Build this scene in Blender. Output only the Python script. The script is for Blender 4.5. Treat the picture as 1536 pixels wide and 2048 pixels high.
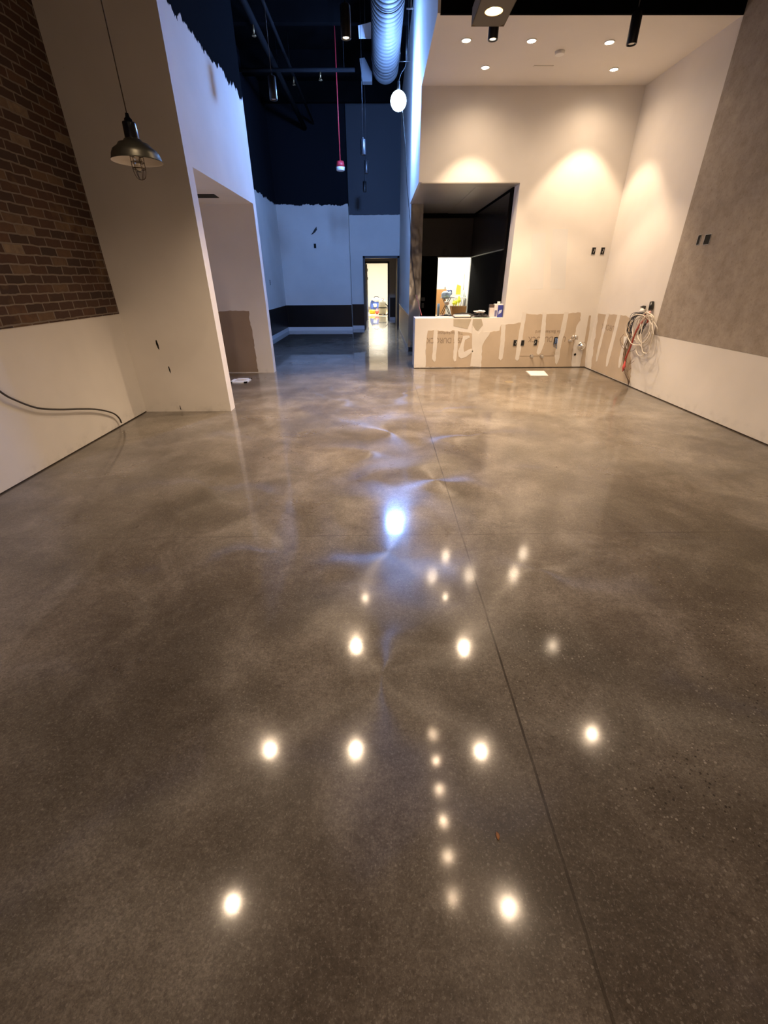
import bpy, bmesh, math, random
from mathutils import Vector, Matrix
random.seed(7)
for o in list(bpy.data.objects): bpy.data.objects.remove(o)
SC = bpy.context.scene
COL = SC.collection
PI = math.pi

# ------------------------------------------------------------------ camera
F = 840.0; CX = 768.0; CY = 1024.0; H = 1.5
dn = Vector((776-CX, 2543-CY, F)).normalized()
fw = Vector((757-CX, 560-CY, F)); fw = (fw - dn*fw.dot(dn)).normalized()
rt = dn.cross(fw)
M = Matrix((rt, fw, -dn))                 # photo camera axes (right, down, forward) -> world
cd = bpy.data.cameras.new('camera'); cam = bpy.data.objects.new('camera', cd); COL.objects.link(cam)
cd.sensor_fit = 'VERTICAL'; cd.sensor_height = 36.0; cd.lens = 36.0*F/2048.0
cd.clip_start = 0.05; cd.clip_end = 100
R = M @ Matrix(((1,0,0),(0,-1,0),(0,0,-1)))
cam.matrix_world = Matrix.Translation((0,0,H)) @ R.to_4x4()
SC.camera = cam
def at(u, v, **k):
    """the point of the room seen at a photo pixel, on the plane x=, y= or z="""
    d = M @ Vector((u-CX, v-CY, F)); a, val = list(k.items())[0]; i = 'xyz'.index(a)
    C = Vector((0,0,H)); return C + d*((val-C[i])/d[i])

# ------------------------------------------------------------------ view, world, light strengths
SC.view_settings.view_transform = 'Standard'; SC.view_settings.look = 'None'
SC.view_settings.exposure = 0.0; SC.view_settings.gamma = 1.0; SC.view_settings.use_curve_mapping = False
w = bpy.data.worlds.new('world'); SC.world = w; w.use_nodes = True
w.node_tree.nodes['Background'].inputs[0].default_value = (0.9,0.8,0.7,1)
w.node_tree.nodes['Background'].inputs[1].default_value = 0.01
WARM = (1.0, 0.74, 0.50)
P_CYL = 45.0; P_CAN = 195.0; P_SPILL = 48.0; P_BULB = 2500.0; P_ROOM = 200.0; P_STRIP = 3.5; P_FILL_STRIP = 88.0
ROW_POWER = {1: 30.0, 3: 75.0, 4: 400.0, 5: 400.0}      # cylinder downlights, by distance down the room
BLUE = (0.19, 0.40, 1.0)

# ------------------------------------------------------------------ helpers
def lin(r, g=None, b=None):
    if g is None: r, g, b = r
    f = lambda c: (c/255/12.92 if c/255 <= 0.04045 else ((c/255+0.055)/1.055)**2.4)
    return (f(r), f(g), f(b), 1)
def mat(name, color=(.5,.5,.5,1), rough=.6, metal=0, emit=None, strength=0, spec=.5, coat=0, noise=0, nscale=8, alpha=1, trans=0):
    m = bpy.data.materials.new(name); m.use_nodes = True
    nt = m.node_tree; b = nt.nodes['Principled BSDF']
    if len(color) == 3: color = (*color, 1)
    b.inputs['Base Color'].default_value = color
    b.inputs['Roughness'].default_value = rough; b.inputs['Metallic'].default_value = metal
    b.inputs['Specular IOR Level'].default_value = spec
    b.inputs['Coat Weight'].default_value = coat
    b.inputs['Transmission Weight'].default_value = trans
    if emit: b.inputs['Emission Color'].default_value = (*emit[:3],1); b.inputs['Emission Strength'].default_value = strength
    if noise:
        tc = nt.nodes.new('ShaderNodeTexCoord'); n = nt.nodes.new('ShaderNodeTexNoise'); n.inputs['Scale'].default_value = nscale
        n.inputs['Detail'].default_value = 6
        nt.links.new(tc.outputs['Object'], n.inputs['Vector'])
        r = nt.nodes.new('ShaderNodeValToRGB'); r.color_ramp.elements[0].position = .3; r.color_ramp.elements[1].position = .7
        r.color_ramp.elements[0].color = (*[c*(1-noise) for c in color[:3]],1)
        r.color_ramp.elements[1].color = (*[min(1,c*(1+noise)) for c in color[:3]],1)
        nt.links.new(n.outputs['Fac'], r.inputs['Fac']); nt.links.new(r.outputs['Color'], b.inputs['Base Color'])
    return m
class NB:
    """small node-graph helper"""
    def __init__(s, m): s.nt = m.node_tree; s.b = s.nt.nodes['Principled BSDF']
    def n(s, t, **k):
        x = s.nt.nodes.new('ShaderNode'+t)
        for a, v in k.items():
            if a in x.inputs.keys() or False: pass
            setattr(x, a, v)
        return x
    def l(s, a, b): s.nt.links.new(a, b)
    def math(s, op, a, b=None, c=None, clamp=False):
        x = s.n('Math', operation=op, use_clamp=clamp)
        for i, v in enumerate((a, b, c)):
            if v is None: continue
            if hasattr(v, 'is_output'): s.l(v, x.inputs[i])
            else: x.inputs[i].default_value = v
        return x.outputs[0]
    def noise(s, vec, scale, detail=4, rough=.55, dist=0):
        x = s.n('TexNoise'); x.inputs['Scale'].default_value = scale; x.inputs['Detail'].default_value = detail
        x.inputs['Roughness'].default_value = rough; x.inputs['Distortion'].default_value = dist
        if vec is not None: s.l(vec, x.inputs['Vector'])
        return x.outputs['Fac']
    def mapping(s, vec, scale=(1,1,1), loc=(0,0,0), rot=(0,0,0)):
        x = s.n('Mapping'); x.inputs['Scale'].default_value = scale; x.inputs['Location'].default_value = loc; x.inputs['Rotation'].default_value = rot
        s.l(vec, x.inputs['Vector']); return x.outputs[0]
    def ramp(s, fac, *stops):
        x = s.n('ValToRGB'); e = x.color_ramp.elements
        while len(e) > 1: e.remove(e[-1])
        for i, (p, c) in enumerate(stops):
            q = e[0] if i == 0 else e.new(p)
            q.position = p; q.color = (*c[:3],1) if not isinstance(c, (int,float)) else (c,c,c,1)
        s.l(fac, x.inputs['Fac']); return x.outputs['Color']
    def mix(s, fac, a, b, mode='MIX'):
        x = s.n('MixRGB', blend_type=mode)
        for i, v in enumerate((fac, a, b)):
            if hasattr(v, 'is_output'): s.l(v, x.inputs[i])
            elif i == 0: x.inputs[0].default_value = v
            else: x.inputs[i].default_value = (*v[:3],1)
        return x.outputs[0]
    def bump(s, h, strength=.2, dist=.01):
        x = s.n('Bump'); x.inputs['Strength'].default_value = strength; x.inputs['Distance'].default_value = dist
        s.l(h, x.inputs['Height']); s.l(x.outputs[0], s.b.inputs['Normal']); return x
    def xyz(s, vec):
        x = s.n('SeparateXYZ'); s.l(vec, x.inputs[0]); return x.outputs
# geometry
def box(bm, a, b, mi=0):
    x0,y0,z0 = a; x1,y1,z1 = b
    v = [bm.verts.new(p) for p in ((x0,y0,z0),(x1,y0,z0),(x1,y1,z0),(x0,y1,z0),(x0,y0,z1),(x1,y0,z1),(x1,y1,z1),(x0,y1,z1))]
    for q in ((0,3,2,1),(4,5,6,7),(0,1,5,4),(1,2,6,5),(2,3,7,6),(3,0,4,7)):
        f = bm.faces.new([v[i] for i in q]); f.material_index = mi
    return v
def frame_of(d):
    d = d.normalized(); u = d.cross(Vector((0,0,1)))
    if u.length < 1e-3: u = d.cross(Vector((1,0,0)))
    u.normalize(); return u, d.cross(u).normalized()
def cyl(bm, p, q, r, r2=None, n=16, cap=True, mi=0):
    p = Vector(p); q = Vector(q); r2 = r if r2 is None else r2
    u, v = frame_of(q-p)
    A = [bm.verts.new(p+(u*math.cos(t)+v*math.sin(t))*r) for t in [2*PI*i/n for i in range(n)]]
    B = [bm.verts.new(q+(u*math.cos(t)+v*math.sin(t))*r2) for t in [2*PI*i/n for i in range(n)]]
    for i in range(n):
        f = bm.faces.new((A[i],A[(i+1)%n],B[(i+1)%n],B[i])); f.smooth = True; f.material_index = mi
    if cap:
        for g in (A, B[::-1]): f = bm.faces.new(g); f.material_index = mi
def tube(bm, pts, r, n=8, mi=0):
    pts = [Vector(p) for p in pts]; rings = []; u = None
    for i, p in enumerate(pts):
        d = (pts[min(i+1,len(pts)-1)] - pts[max(i-1,0)]).normalized()
        if u is None: u, v = frame_of(d)
        else:
            u = u - d*u.dot(d)
            u = u.normalized() if u.length > 1e-4 else frame_of(d)[0]
            v = d.cross(u).normalized()
        rings.append([bm.verts.new(p+(u*math.cos(2*PI*k/n)+v*math.sin(2*PI*k/n))*r) for k in range(n)])
    for a, b in zip(rings, rings[1:]):
        for k in range(n):
            f = bm.faces.new((a[k],a[(k+1)%n],b[(k+1)%n],b[k])); f.smooth = True; f.material_index = mi
    bm.faces.new(rings[0][::-1]); bm.faces.new(rings[-1])
def smooth_path(P, k=8, closed=False):
    P = [Vector(p) for p in P]; out = []; n = len(P)
    for i in range(n if closed else n-1):
        g = lambda j: P[j % n] if closed else P[max(0,min(n-1,j))]
        a,b,c,d = g(i-1),g(i),g(i+1),g(i+2)
        for s in range(k):
            t = s/k
            out.append(.5*((2*b)+(c-a)*t+(2*a-5*b+4*c-d)*t*t+(3*b-a-3*c+d)*t**3))
    out.append(P[0] if closed else P[-1]); return out
def lathe(bm, prof, c=(0,0,0), n=32, mi=0):
    c = Vector(c); rings = []
    for r, z in prof:
        if r < 1e-5: rings.append([bm.verts.new(c+Vector((0,0,z)))])
        else: rings.append([bm.verts.new(c+Vector((r*math.cos(2*PI*k/n), r*math.sin(2*PI*k/n), z))) for k in range(n)])
    for a, b in zip(rings, rings[1:]):
        for k in range(n):
            k2 = (k+1)%n
            if len(a) == 1 and len(b) == 1: continue
            if len(a) == 1: q = (a[0],b[k2],b[k])
            elif len(b) == 1: q = (a[k],a[k2],b[0])
            else: q = (a[k],a[k2],b[k2],b[k])
            f = bm.faces.new(q); f.smooth = True; f.material_index = mi
def prism(bm, pts, off, mi=0):
    """flat outline of world points, given thickness by the vector off"""
    off = Vector(off); A = [bm.verts.new(Vector(p)) for p in pts]; B = [bm.verts.new(Vector(p)+off) for p in pts]; n = len(A)
    fs = [bm.faces.new(A), bm.faces.new(B[::-1])]
    for i in range(n): fs.append(bm.faces.new((A[i],B[i],B[(i+1)%n],A[(i+1)%n])))
    for f in fs: f.material_index = mi
def ellipsoid(bm, c, r, n=20, m=12, wob=0, seed=0):
    rnd = random.Random(seed); ph = [rnd.uniform(0,6) for _ in range(6)]
    prof = []
    c = Vector(c); rings = []
    for i in range(m+1):
        t = PI*i/m; ring = []
        for k in range(n if 0 < i < m else 1):
            a = 2*PI*k/n
            s = 1+wob*(math.sin(3*a+ph[0]+2*t)+math.sin(5*a+ph[1]-3*t)*.6+math.sin(4*t+ph[2]))*.4
            ring.append(bm.verts.new(c+Vector((r[0]*math.sin(t)*math.cos(a)*s, r[1]*math.sin(t)*math.sin(a)*s, -r[2]*math.cos(t)*s))))
        rings.append(ring)
    for a, b in zip(rings, rings[1:]):
        for k in range(n):
            k2 = (k+1)%n
            if len(a) == 1: q = (a[0],b[k2],b[k])
            elif len(b) == 1: q = (a[k],a[k2],b[0])
            else: q = (a[k],a[k2],b[k2],b[k])
            f = bm.faces.new(q); f.smooth = True
def obj(name, bm, mats, parent=None, bevel=0, fix=True):
    if fix: bmesh.ops.recalc_face_normals(bm, faces=bm.faces)
    me = bpy.data.meshes.new(name)
    if parent is not None and not isinstance(parent, str):
        inv = world_inv(parent); bm.transform(inv)
    bm.to_mesh(me); bm.free()
    for m in (mats if isinstance(mats, (list,tuple)) else [mats]): me.materials.append(m)
    o = bpy.data.objects.new(name, me); COL.objects.link(o)
    if parent is not None: o.parent = parent
    if bevel:
        b = o.modifiers.new('bevel','BEVEL'); b.width = bevel; b.segments = 2; b.limit_method = 'ANGLE'
    return o
def world_inv(o):
    m = Matrix.Identity(4)
    while o is not None: m = o.matrix_basis @ m; o = o.parent
    return m.inverted()
def B(): return bmesh.new()
def struct(name, bm, mats, parent=None, label=None):
    o = obj(name, bm, mats, parent)
    if parent is None: o['kind'] = 'structure'
    if label: o['label'] = label
    return o
def tag(o, label, cat, group=None, kind=None):
    o['label'] = label; o['category'] = cat
    if group: o['group'] = group
    if kind: o['kind'] = kind
    return o
def thing(name, loc, label, cat, group=None):
    o = bpy.data.objects.new(name, None); COL.objects.link(o); o.location = loc; o.empty_display_size = .1
    return tag(o, label, cat, group)
def one(name, bm, m, label, cat, group=None, bevel=0):
    """a thing that is a single mesh; its origin is moved to its base"""
    c = Vector((sum(v.co.x for v in bm.verts)/len(bm.verts), sum(v.co.y for v in bm.verts)/len(bm.verts), min(v.co.z for v in bm.verts)))
    bm.transform(Matrix.Translation(-c)); o = obj(name, bm, m, None, bevel); o.location = c
    return tag(o, label, cat, group)
def copy_tree(o, parent=None):
    c = o.copy(); COL.objects.link(c); c.parent = parent
    for ch in list(o.children): copy_tree(ch, c)
    return c
def lamp(kind, name, parent, loc, power, color, **k):
    d = bpy.data.lights.new(name, kind); d.energy = power; d.color = color
    for a, v in k.items(): setattr(d, a, v)
    o = bpy.data.objects.new(name, d); COL.objects.link(o); o.parent = parent; o.location = loc
    return o

# ------------------------------------------------------------------ materials
def wall_mat(name, base, jag=None, only_x=False, seed=0, var=.05, patches=True):
    m = mat(name, base, .75, spec=.3); g = NB(m)
    pos = g.n('NewGeometry').outputs['Position']
    n1 = g.noise(pos, 1.3, 3); n2 = g.noise(g.mapping(pos, (1,1,.35)), 3.2, 5)
    c = g.ramp(n1, (.3, [x*(1-var) for x in base[:3]]), (.7, [min(1,x*(1+var)) for x in base[:3]]))
    # scuffs near the floor
    z = g.xyz(pos)['Z']
    low = g.math('SUBTRACT', 1.0, g.math('MULTIPLY', z, 7.0), clamp=True)
    dirt = g.math('MULTIPLY', low, g.math('MULTIPLY', g.math('SUBTRACT', g.noise(pos, 9, 6), .48, clamp=True), 1.8, clamp=True), clamp=True)
    c = g.mix(dirt, c, [x*.45 for x in base[:3]])
    spk = g.math('GREATER_THAN', g.noise(pos, 26, 2), .79)
    c = g.mix(g.math('MULTIPLY', spk, .25), c, [x*.5 for x in base[:3]])
    h = g.noise(pos, 60, 4)
    rough = None
    if jag is not None:
        zj, col, prough, amp = jag
        # ragged, roller-painted edge: narrow vertical strokes
        st = g.noise(g.mapping(pos, (1,1,.16)), 3.5, 7, .68)
        st2 = g.noise(g.mapping(pos, (1,1,.05)), 32, 3, .6)
        e = g.math('ADD', g.math('MULTIPLY', g.math('SUBTRACT', st, .5), amp), g.math('MULTIPLY', g.math('SUBTRACT', st2, .5), amp*.28))
        mask = g.math('GREATER_THAN', g.math('ADD', z, e), zj)
        if only_x:
            nx = g.xyz(g.n('NewGeometry').outputs['True Normal'])['X']
            mask = g.math('MULTIPLY', mask, g.math('GREATER_THAN', nx, .5))
        c = g.mix(mask, c, col)
        g.l(g.math('ADD', g.math('MULTIPLY', mask, prough-.75), .75), g.b.inputs['Roughness'])
        g.l(g.math('SUBTRACT', .3, g.math('MULTIPLY', mask, .28 if prough > .9 else .1)), g.b.inputs['Specular IOR Level'])
    g.l(c, g.b.inputs['Base Color']); g.bump(h, .06, .004)
    return m
WHITE = (.74,.70,.655)
BLACK = (.003,.0032,.0042)
m_wall = wall_mat('painted_drywall', WHITE)
m_wall_left = wall_mat('drywall_black_top', WHITE, (3.80, BLACK, .95, .36), True)
m_far_l = wall_mat('drywall_black_top_far', WHITE, (3.47, (.011,.012,.016), .95, .26))
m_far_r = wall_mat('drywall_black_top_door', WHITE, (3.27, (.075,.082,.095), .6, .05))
m_skim = mat('skim_coat', (.70,.655,.60), .8, noise=.05, nscale=5)
m_black = mat('matte_black_paint', (.0035,.0035,.004), .95, spec=.03, noise=.3, nscale=3)
m_navy = mat('black_satin_paint', (.020,.020,.024), .4)
m_dado = mat('black_gloss_dado', (.004,.004,.005), .35, spec=.25, noise=.3, nscale=3)
m_base = mat('white_baseboard', (.72,.72,.72), .5)
m_dark = mat('box_void', (.008,.007,.006), .9)
m_metal = mat('galvanised_metal', (.55,.54,.52), .35, 1)
m_chrome = mat('chrome', (.8,.78,.75), .18, 1)
m_steel = mat('brushed_steel', (.30,.29,.28), .22, 1); g = NB(m_steel)
pos = g.n('NewGeometry').outputs['Position']; g.bump(g.noise(g.mapping(pos,(1.2,1.2,.8)),3,2), .5, .05)
m_ksteel = mat('ceiling_steel', (.62,.57,.51), .36, .45); g = NB(m_ksteel)
pos = g.n('NewGeometry').outputs['Position']; g.bump(g.noise(g.mapping(pos,(1.2,1.2,1)),2.5,3), .35, .04)
m_ksteel2 = mat('ceiling_steel_light', (.72,.66,.59), .33, .4)
m_kblack = mat('black_gloss_panel', (.022,.019,.018), .25); g = NB(m_kblack)
pos = g.n('NewGeometry').outputs['Position']; g.bump(g.noise(pos,3,3), .25, .02)
m_kflat = mat('black_wall_board', (.008,.007,.007), .9, spec=.02)
m_board = mat('tan_board', (.50,.405,.305), .8, noise=.07, nscale=3)
m_board_dark = mat('brown_board', (.30,.22,.155), .8, noise=.06, nscale=3)
m_text = mat('board_print', (.27,.21,.155), .8)
m_tape = mat('grey_board', (.46,.40,.31), .8, noise=.1, nscale=4)
m_white = mat('white_enamel', (.80,.79,.76), .35)
m_plastic_black = mat('black_plastic', (.012,.012,.014), .35)
m_blue_patch = mat('thin_primer', (.70,.685,.665), .75)

# floor: polished concrete
m_floor = mat('polished_concrete', (.1,.09,.07), .3, spec=.5); g = NB(m_floor)
pos = g.n('NewGeometry').outputs['Position']
big = g.noise(pos, .55, 5, .6, .6); mid = g.noise(pos, 2.6, 8, .68, .5); fine = g.noise(pos, 26, 6, .75); grit = g.noise(pos, 150, 3, .8)
v = g.math('ADD', g.math('MULTIPLY', big, .45), g.math('MULTIPLY', mid, .37)); v = g.math('ADD', v, g.math('MULTIPLY', fine, .18))
v = g.math('ADD', g.math('MULTIPLY', g.math('SUBTRACT', v, .5), 1.7), .5)
c = g.ramp(v, (.34, (.095,.076,.058)), (.46, (.165,.137,.108)), (.54, (.235,.200,.162)), (.66, (.345,.302,.252)))
tone = g.noise(pos, .8, 4)
c = g.mix(g.ramp(tone, (.4, 0.0), (.65, .45)), c, (.115,.103,.075), 'MIX')
c = g.mix(g.ramp(grit, (.35, 0.0), (.65, .5)), c, (.045,.037,.030))
gr2 = g.noise(pos, 62, 3, .8); c = g.mix(g.ramp(gr2, (.42, 0.0), (.62, .38)), c, (.045,.037,.030)); c = g.mix(g.ramp(g.noise(pos, 110, 2, .8), (.56, 0.0), (.70, .40)), c, (.36,.32,.27))
X = g.xyz(pos)
# exposed aggregate, stronger on the right near the camera
ax = g.math('SUBTRACT', 1.0, g.math('MULTIPLY', g.math('ABSOLUTE', g.math('SUBTRACT', X['X'], 1.5)), .75), clamp=True)
ay = g.math('SUBTRACT', 1.0, g.math('MULTIPLY', g.math('ABSOLUTE', g.math('SUBTRACT', X['Y'], .95)), .75), clamp=True)
agg = g.math('ADD', g.math('MULTIPLY', g.math('MULTIPLY', ax, ay), 1.0), .16, clamp=True)
agg = g.math('MULTIPLY', agg, g.ramp(g.noise(pos, 2.1, 5), (.42, .15), (.62, 1.0)))
vo = g.n('TexVoronoi'); vo.inputs['Scale'].default_value = 85; g.l(pos, vo.inputs['Vector'])
vr = g.n('TexVoronoi'); vr.inputs['Scale'].default_value = 85; g.l(pos, vr.inputs['Vector'])
sp = g.xyz(vr.outputs['Color'])
dot = g.math('LESS_THAN', vo.outputs['Distance'], g.math('MULTIPLY', sp['Y'], .42))
light = g.math('MULTIPLY', dot, g.math('GREATER_THAN', sp['X'], .80)); darkd = g.math('MULTIPLY', dot, g.math('LESS_THAN', sp['X'], .34))
c = g.mix(g.math('MULTIPLY', light, g.math('ADD', g.math('MULTIPLY', agg, .8), .10)), c, (.42,.38,.32))
c = g.mix(g.math('MULTIPLY', darkd, agg), c, (.012,.009,.007))
# worn strip along the left wall; floor darker towards the right one
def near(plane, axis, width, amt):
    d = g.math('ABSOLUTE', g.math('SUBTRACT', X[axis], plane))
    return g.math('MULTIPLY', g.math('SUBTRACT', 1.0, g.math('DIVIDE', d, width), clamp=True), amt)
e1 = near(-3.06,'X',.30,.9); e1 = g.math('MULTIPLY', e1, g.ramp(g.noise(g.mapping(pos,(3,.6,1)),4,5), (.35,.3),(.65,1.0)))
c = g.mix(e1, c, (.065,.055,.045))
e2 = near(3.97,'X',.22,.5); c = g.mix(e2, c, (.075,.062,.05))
# control joints
jn = g.math('MULTIPLY', g.math('SUBTRACT', g.noise(g.mapping(pos,(0,1,0)), 2.5, 4), .5), .012)
jx = g.math('ABSOLUTE', g.math('SUBTRACT', g.math('ADD', X['X'], jn), g.math('ADD', g.math('MULTIPLY', X['Y'], .0073), .523)))
j1 = g.math('LESS_THAN', jx, .0045)
jw = g.math('SUBTRACT', 1.0, g.math('MULTIPLY', jx, 60.0), clamp=True)
jn2 = g.math('MULTIPLY', g.math('SUBTRACT', g.noise(g.mapping(pos,(1,0,0)), 2.5, 4), .5), .02)
j2 = g.math('LESS_THAN', g.math('ABSOLUTE', g.math('SUBTRACT', g.math('ADD', X['Y'], jn2), 2.39)), .0032)
j3 = g.math('LESS_THAN', g.math('ABSOLUTE', g.math('SUBTRACT', X['Y'], 5.33)), .006)
brk = g.ramp(g.noise(pos, 1.7, 4), (.42, .12), (.6, .75))
c = g.mix(g.math('MULTIPLY', jw, .20), c, (.16,.14,.11))
c = g.mix(g.math('MULTIPLY', j1, g.ramp(g.noise(pos,3,4),(.4,.45),(.6,.9))), c, (.030,.022,.016))
c = g.mix(g.math('MULTIPLY', g.math('MAXIMUM', j2, j3), brk), c, (.030,.022,.016))
g.l(c, g.b.inputs['Base Color'])
rg = g.ramp(g.noise(pos, 1.6, 7, .7), (.3, .24), (.7, .38)); g.l(rg, g.b.inputs['Roughness'])
g.b.inputs['Coat Weight'].default_value = .7; g.b.inputs['Coat IOR'].default_value = 1.5; g.b.inputs['Specular IOR Level'].default_value = .24
cr = g.ramp(g.noise(pos, 2.2, 6, .7), (.3, .06), (.7, .13)); g.l(cr, g.b.inputs['Coat Roughness'])
hh = g.math('ADD', g.math('MULTIPLY', g.noise(pos, 5, 3), .6), g.math('MULTIPLY', grit, .05))
bp = g.bump(g.math('SUBTRACT', hh, g.math('MULTIPLY', j1, .8)), .10, .008)
bc = g.n('Bump'); bc.inputs['Strength'].default_value = .05; bc.inputs['Distance'].default_value = .008
g.l(g.noise(pos, 3.5, 2), bc.inputs['Height']); g.l(bc.outputs[0], g.b.inputs['Coat Normal'])

# circular trowel marks: highlights drawn out radially from the centres of the machine's passes
tv = g.n('TexVoronoi'); tv.inputs['Scale'].default_value = .85; wv_ = g.n('VectorMath', operation='MULTIPLY_ADD'); wn = g.n('TexNoise'); wn.inputs['Scale'].default_value = 1.3; g.l(pos, wn.inputs['Vector']); g.l(wn.outputs['Color'], wv_.inputs[0]); wv_.inputs[1].default_value = (.8,.8,0); g.l(pos, wv_.inputs[2]); g.l(wv_.outputs[0], tv.inputs['Vector'])
ts = g.n('VectorMath', operation='SUBTRACT'); g.l(wv_.outputs[0], ts.inputs[0]); g.l(tv.outputs['Position'], ts.inputs[1])
tn = g.n('VectorMath', operation='NORMALIZE'); g.l(ts.outputs[0], tn.inputs[0])
te = g.n('TexVoronoi', feature='DISTANCE_TO_EDGE'); te.inputs['Scale'].default_value = .85; g.l(wv_.outputs[0], te.inputs['Vector']); fade = g.math('SUBTRACT', 1.0, g.math('DIVIDE', g.math('SUBTRACT', g.xyz(pos)['Y'], 6.8), 2.0, clamp=True))
g.l(g.math('MULTIPLY', g.ramp(te.outputs['Distance'], (0.0,0.0), (.12,.93)), fade), g.b.inputs['Anisotropic'])
cf = g.math('MULTIPLY', g.math('ADD', g.math('MULTIPLY', fade, .65), .35), cr); g.l(cf, g.b.inputs['Coat Roughness'])
g.l(g.math('SUBTRACT', 1.0, g.math('MULTIPLY', fade, .3)), g.b.inputs['Coat Weight'])
if 1: g.l(tn.outputs[0], g.b.inputs['Tangent'])

# brick
m_brick = mat('old_brick', (.1,.05,.03), .85); g = NB(m_brick)
pos = g.n('NewGeometry').outputs['Position']; X = g.xyz(pos)
cb = g.n('CombineXYZ'); g.l(X['Y'], cb.inputs[0]); g.l(X['Z'], cb.inputs[1])
wob = g.n('TexNoise'); wob.inputs['Scale'].default_value = 9; g.l(pos, wob.inputs['Vector'])
va = g.n('VectorMath', operation='MULTIPLY_ADD'); g.l(wob.outputs['Color'], va.inputs[0]); va.inputs[1].default_value = (.024,.020,0); g.l(cb.outputs[0], va.inputs[2])
br = g.n('TexBrick'); g.l(va.outputs[0], br.inputs['Vector']); br.inputs['Scale'].default_value = 1
br.inputs['Brick Width'].default_value = .215; br.inputs['Row Height'].default_value = .0745; br.inputs['Mortar Size'].default_value = .0075
br.inputs['Mortar Smooth'].default_value = .25; br.inputs['Bias'].default_value = 0
br.inputs['Color1'].default_value = (0,0,0,1); br.inputs['Color2'].default_value = (1,1,1,1); br.inputs['Mortar'].default_value = (.5,.5,.5,1)
bc_ = g.ramp(br.outputs['Color'], (0, (.050,.024,.015)), (.35, (.078,.034,.019)), (.6, (.040,.021,.015)), (.80, (.10,.046,.024)), (.93, (.15,.09,.05)), (1, (.24,.17,.11)))
bc_ = g.mix(g.ramp(g.noise(pos, 14, 6, .7), (.35, 0.0), (.75, .6)), bc_, (.05,.025,.018))
bc_ = g.mix(g.ramp(g.noise(pos, 2.2, 4, .7), (.58, 0.0), (.72, .55)), bc_, (.20,.12,.055))
mo = g.mix(g.noise(pos, 10, 4), (.15,.118,.095), (.235,.185,.145))
g.l(g.mix(br.outputs['Fac'], bc_, mo), g.b.inputs['Base Color'])
g.bump(g.math('ADD', g.math('MULTIPLY', g.math('SUBTRACT', 1, br.outputs['Fac']), 1.0), g.math('MULTIPLY', g.noise(pos, 40, 5), .35)), .8, .008)

# mottled fibre panel on the right wall
m_panel = mat('mottled_panel', (.3,.25,.2), .85); g = NB(m_panel)
pos = g.n('NewGeometry').outputs['Position']
c = g.ramp(g.noise(pos, 7, 8, .75), (.3, (.27,.225,.185)), (.5, (.345,.293,.245)), (.7, (.41,.355,.30)))
c = g.mix(g.ramp(g.noise(pos, 42, 4, .7), (.58, 0.0), (.72, .6)), c, (.15,.115,.09))
g.l(c, g.b.inputs['Base Color']); g.bump(g.noise(pos, 60, 5), .3, .004)

# ------------------------------------------------------------------ structure
XL = -3.06; XR = 3.97; XS = -1.95; XP = .69; YB = 8.42; ZC = 6.0
b = B(); box(b, (-6,-7.2,-.1), (6,21.6,0)); floor = struct('floor', b, m_floor)
b = B(); box(b, (-6,-7.2,ZC), (4.2,16.2,ZC+.1)); struct('ceiling', b, m_black)
# left wall: white wainscot below, brick slab above, drywall further back
b = B(); box(b, (XL-.15,-7.2,.009), (XL,5.49,1.163)); wl = struct('wall_left', b, m_wall)
b = B(); box(b, (XL-.15,-7.2,1.163), (XL+.006,5.49,ZC)); struct('brickwork', b, m_brick, wl, 'dark red brick above the white wainscot')
b = B(); box(b, (XL-.15,5.49,0), (XL,15.7,ZC)); struct('wall_left_far', b, m_far_l)
b = B(); box(b, (XL-.15,-7.3,0), (XR+.2,-7.2,ZC)); struct('wall_near', b, m_wall)
# partition with the alcove
b = B()
box(b, (XL,5.49,0), (XS,5.66,ZC)); box(b, (XL,5.66,2.55), (XS,8.10,ZC)); box(b, (XL,8.10,0), (XS,8.27,ZC))
alc = struct('wall_alcove', b, m_wall_left)
# right wall
b = B(); box(b, (XR,-7.2,.010), (XR+.15,YB+.4,ZC)); wr = struct('wall_right', b, m_wall)
b = B(); box(b, (XR-.012,-7.2,.792), (XR,6.50,ZC)); struct('fibre_panel', b, m_panel, wr, 'mottled grey brown panel above the white board')
b = B(); box(b, (XR-.010,-7.2,.011), (XR,6.78,.790)); struct('lower_board', b, m_wall, wr)
# back wall with the serving opening
b = B()
box(b, (.665,YB,.012), (XR,8.86,.88)); box(b, (2.285,YB,.88), (XR,8.72,4.0)); box(b, (XP+.02,YB,2.855), (2.285,8.72,4.0))
wb = struct('wall_back', b, m_wall)
# dropped white ceiling and its dark bulkhead
b = B(); box(b, (XP,6.53,3.99), (XR+.1,YB+.3,4.05)); struct('ceiling_white', b, wall_mat('ceiling_paint', (.74,.70,.66), var=.02))
b = B(); box(b, (XP+.002,6.50,3.985), (XR+.1,6.53,ZC)); struct('wall_bulkhead', b, m_black)
b = B(); box(b, (XP-.03,6.50,3.99), (XP,YB+.0,ZC)); box(b, (XP-.03,YB,2.86), (XP+.02,10.6,ZC)); struct('wall_bulkhead_side', b, m_wall)
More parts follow.
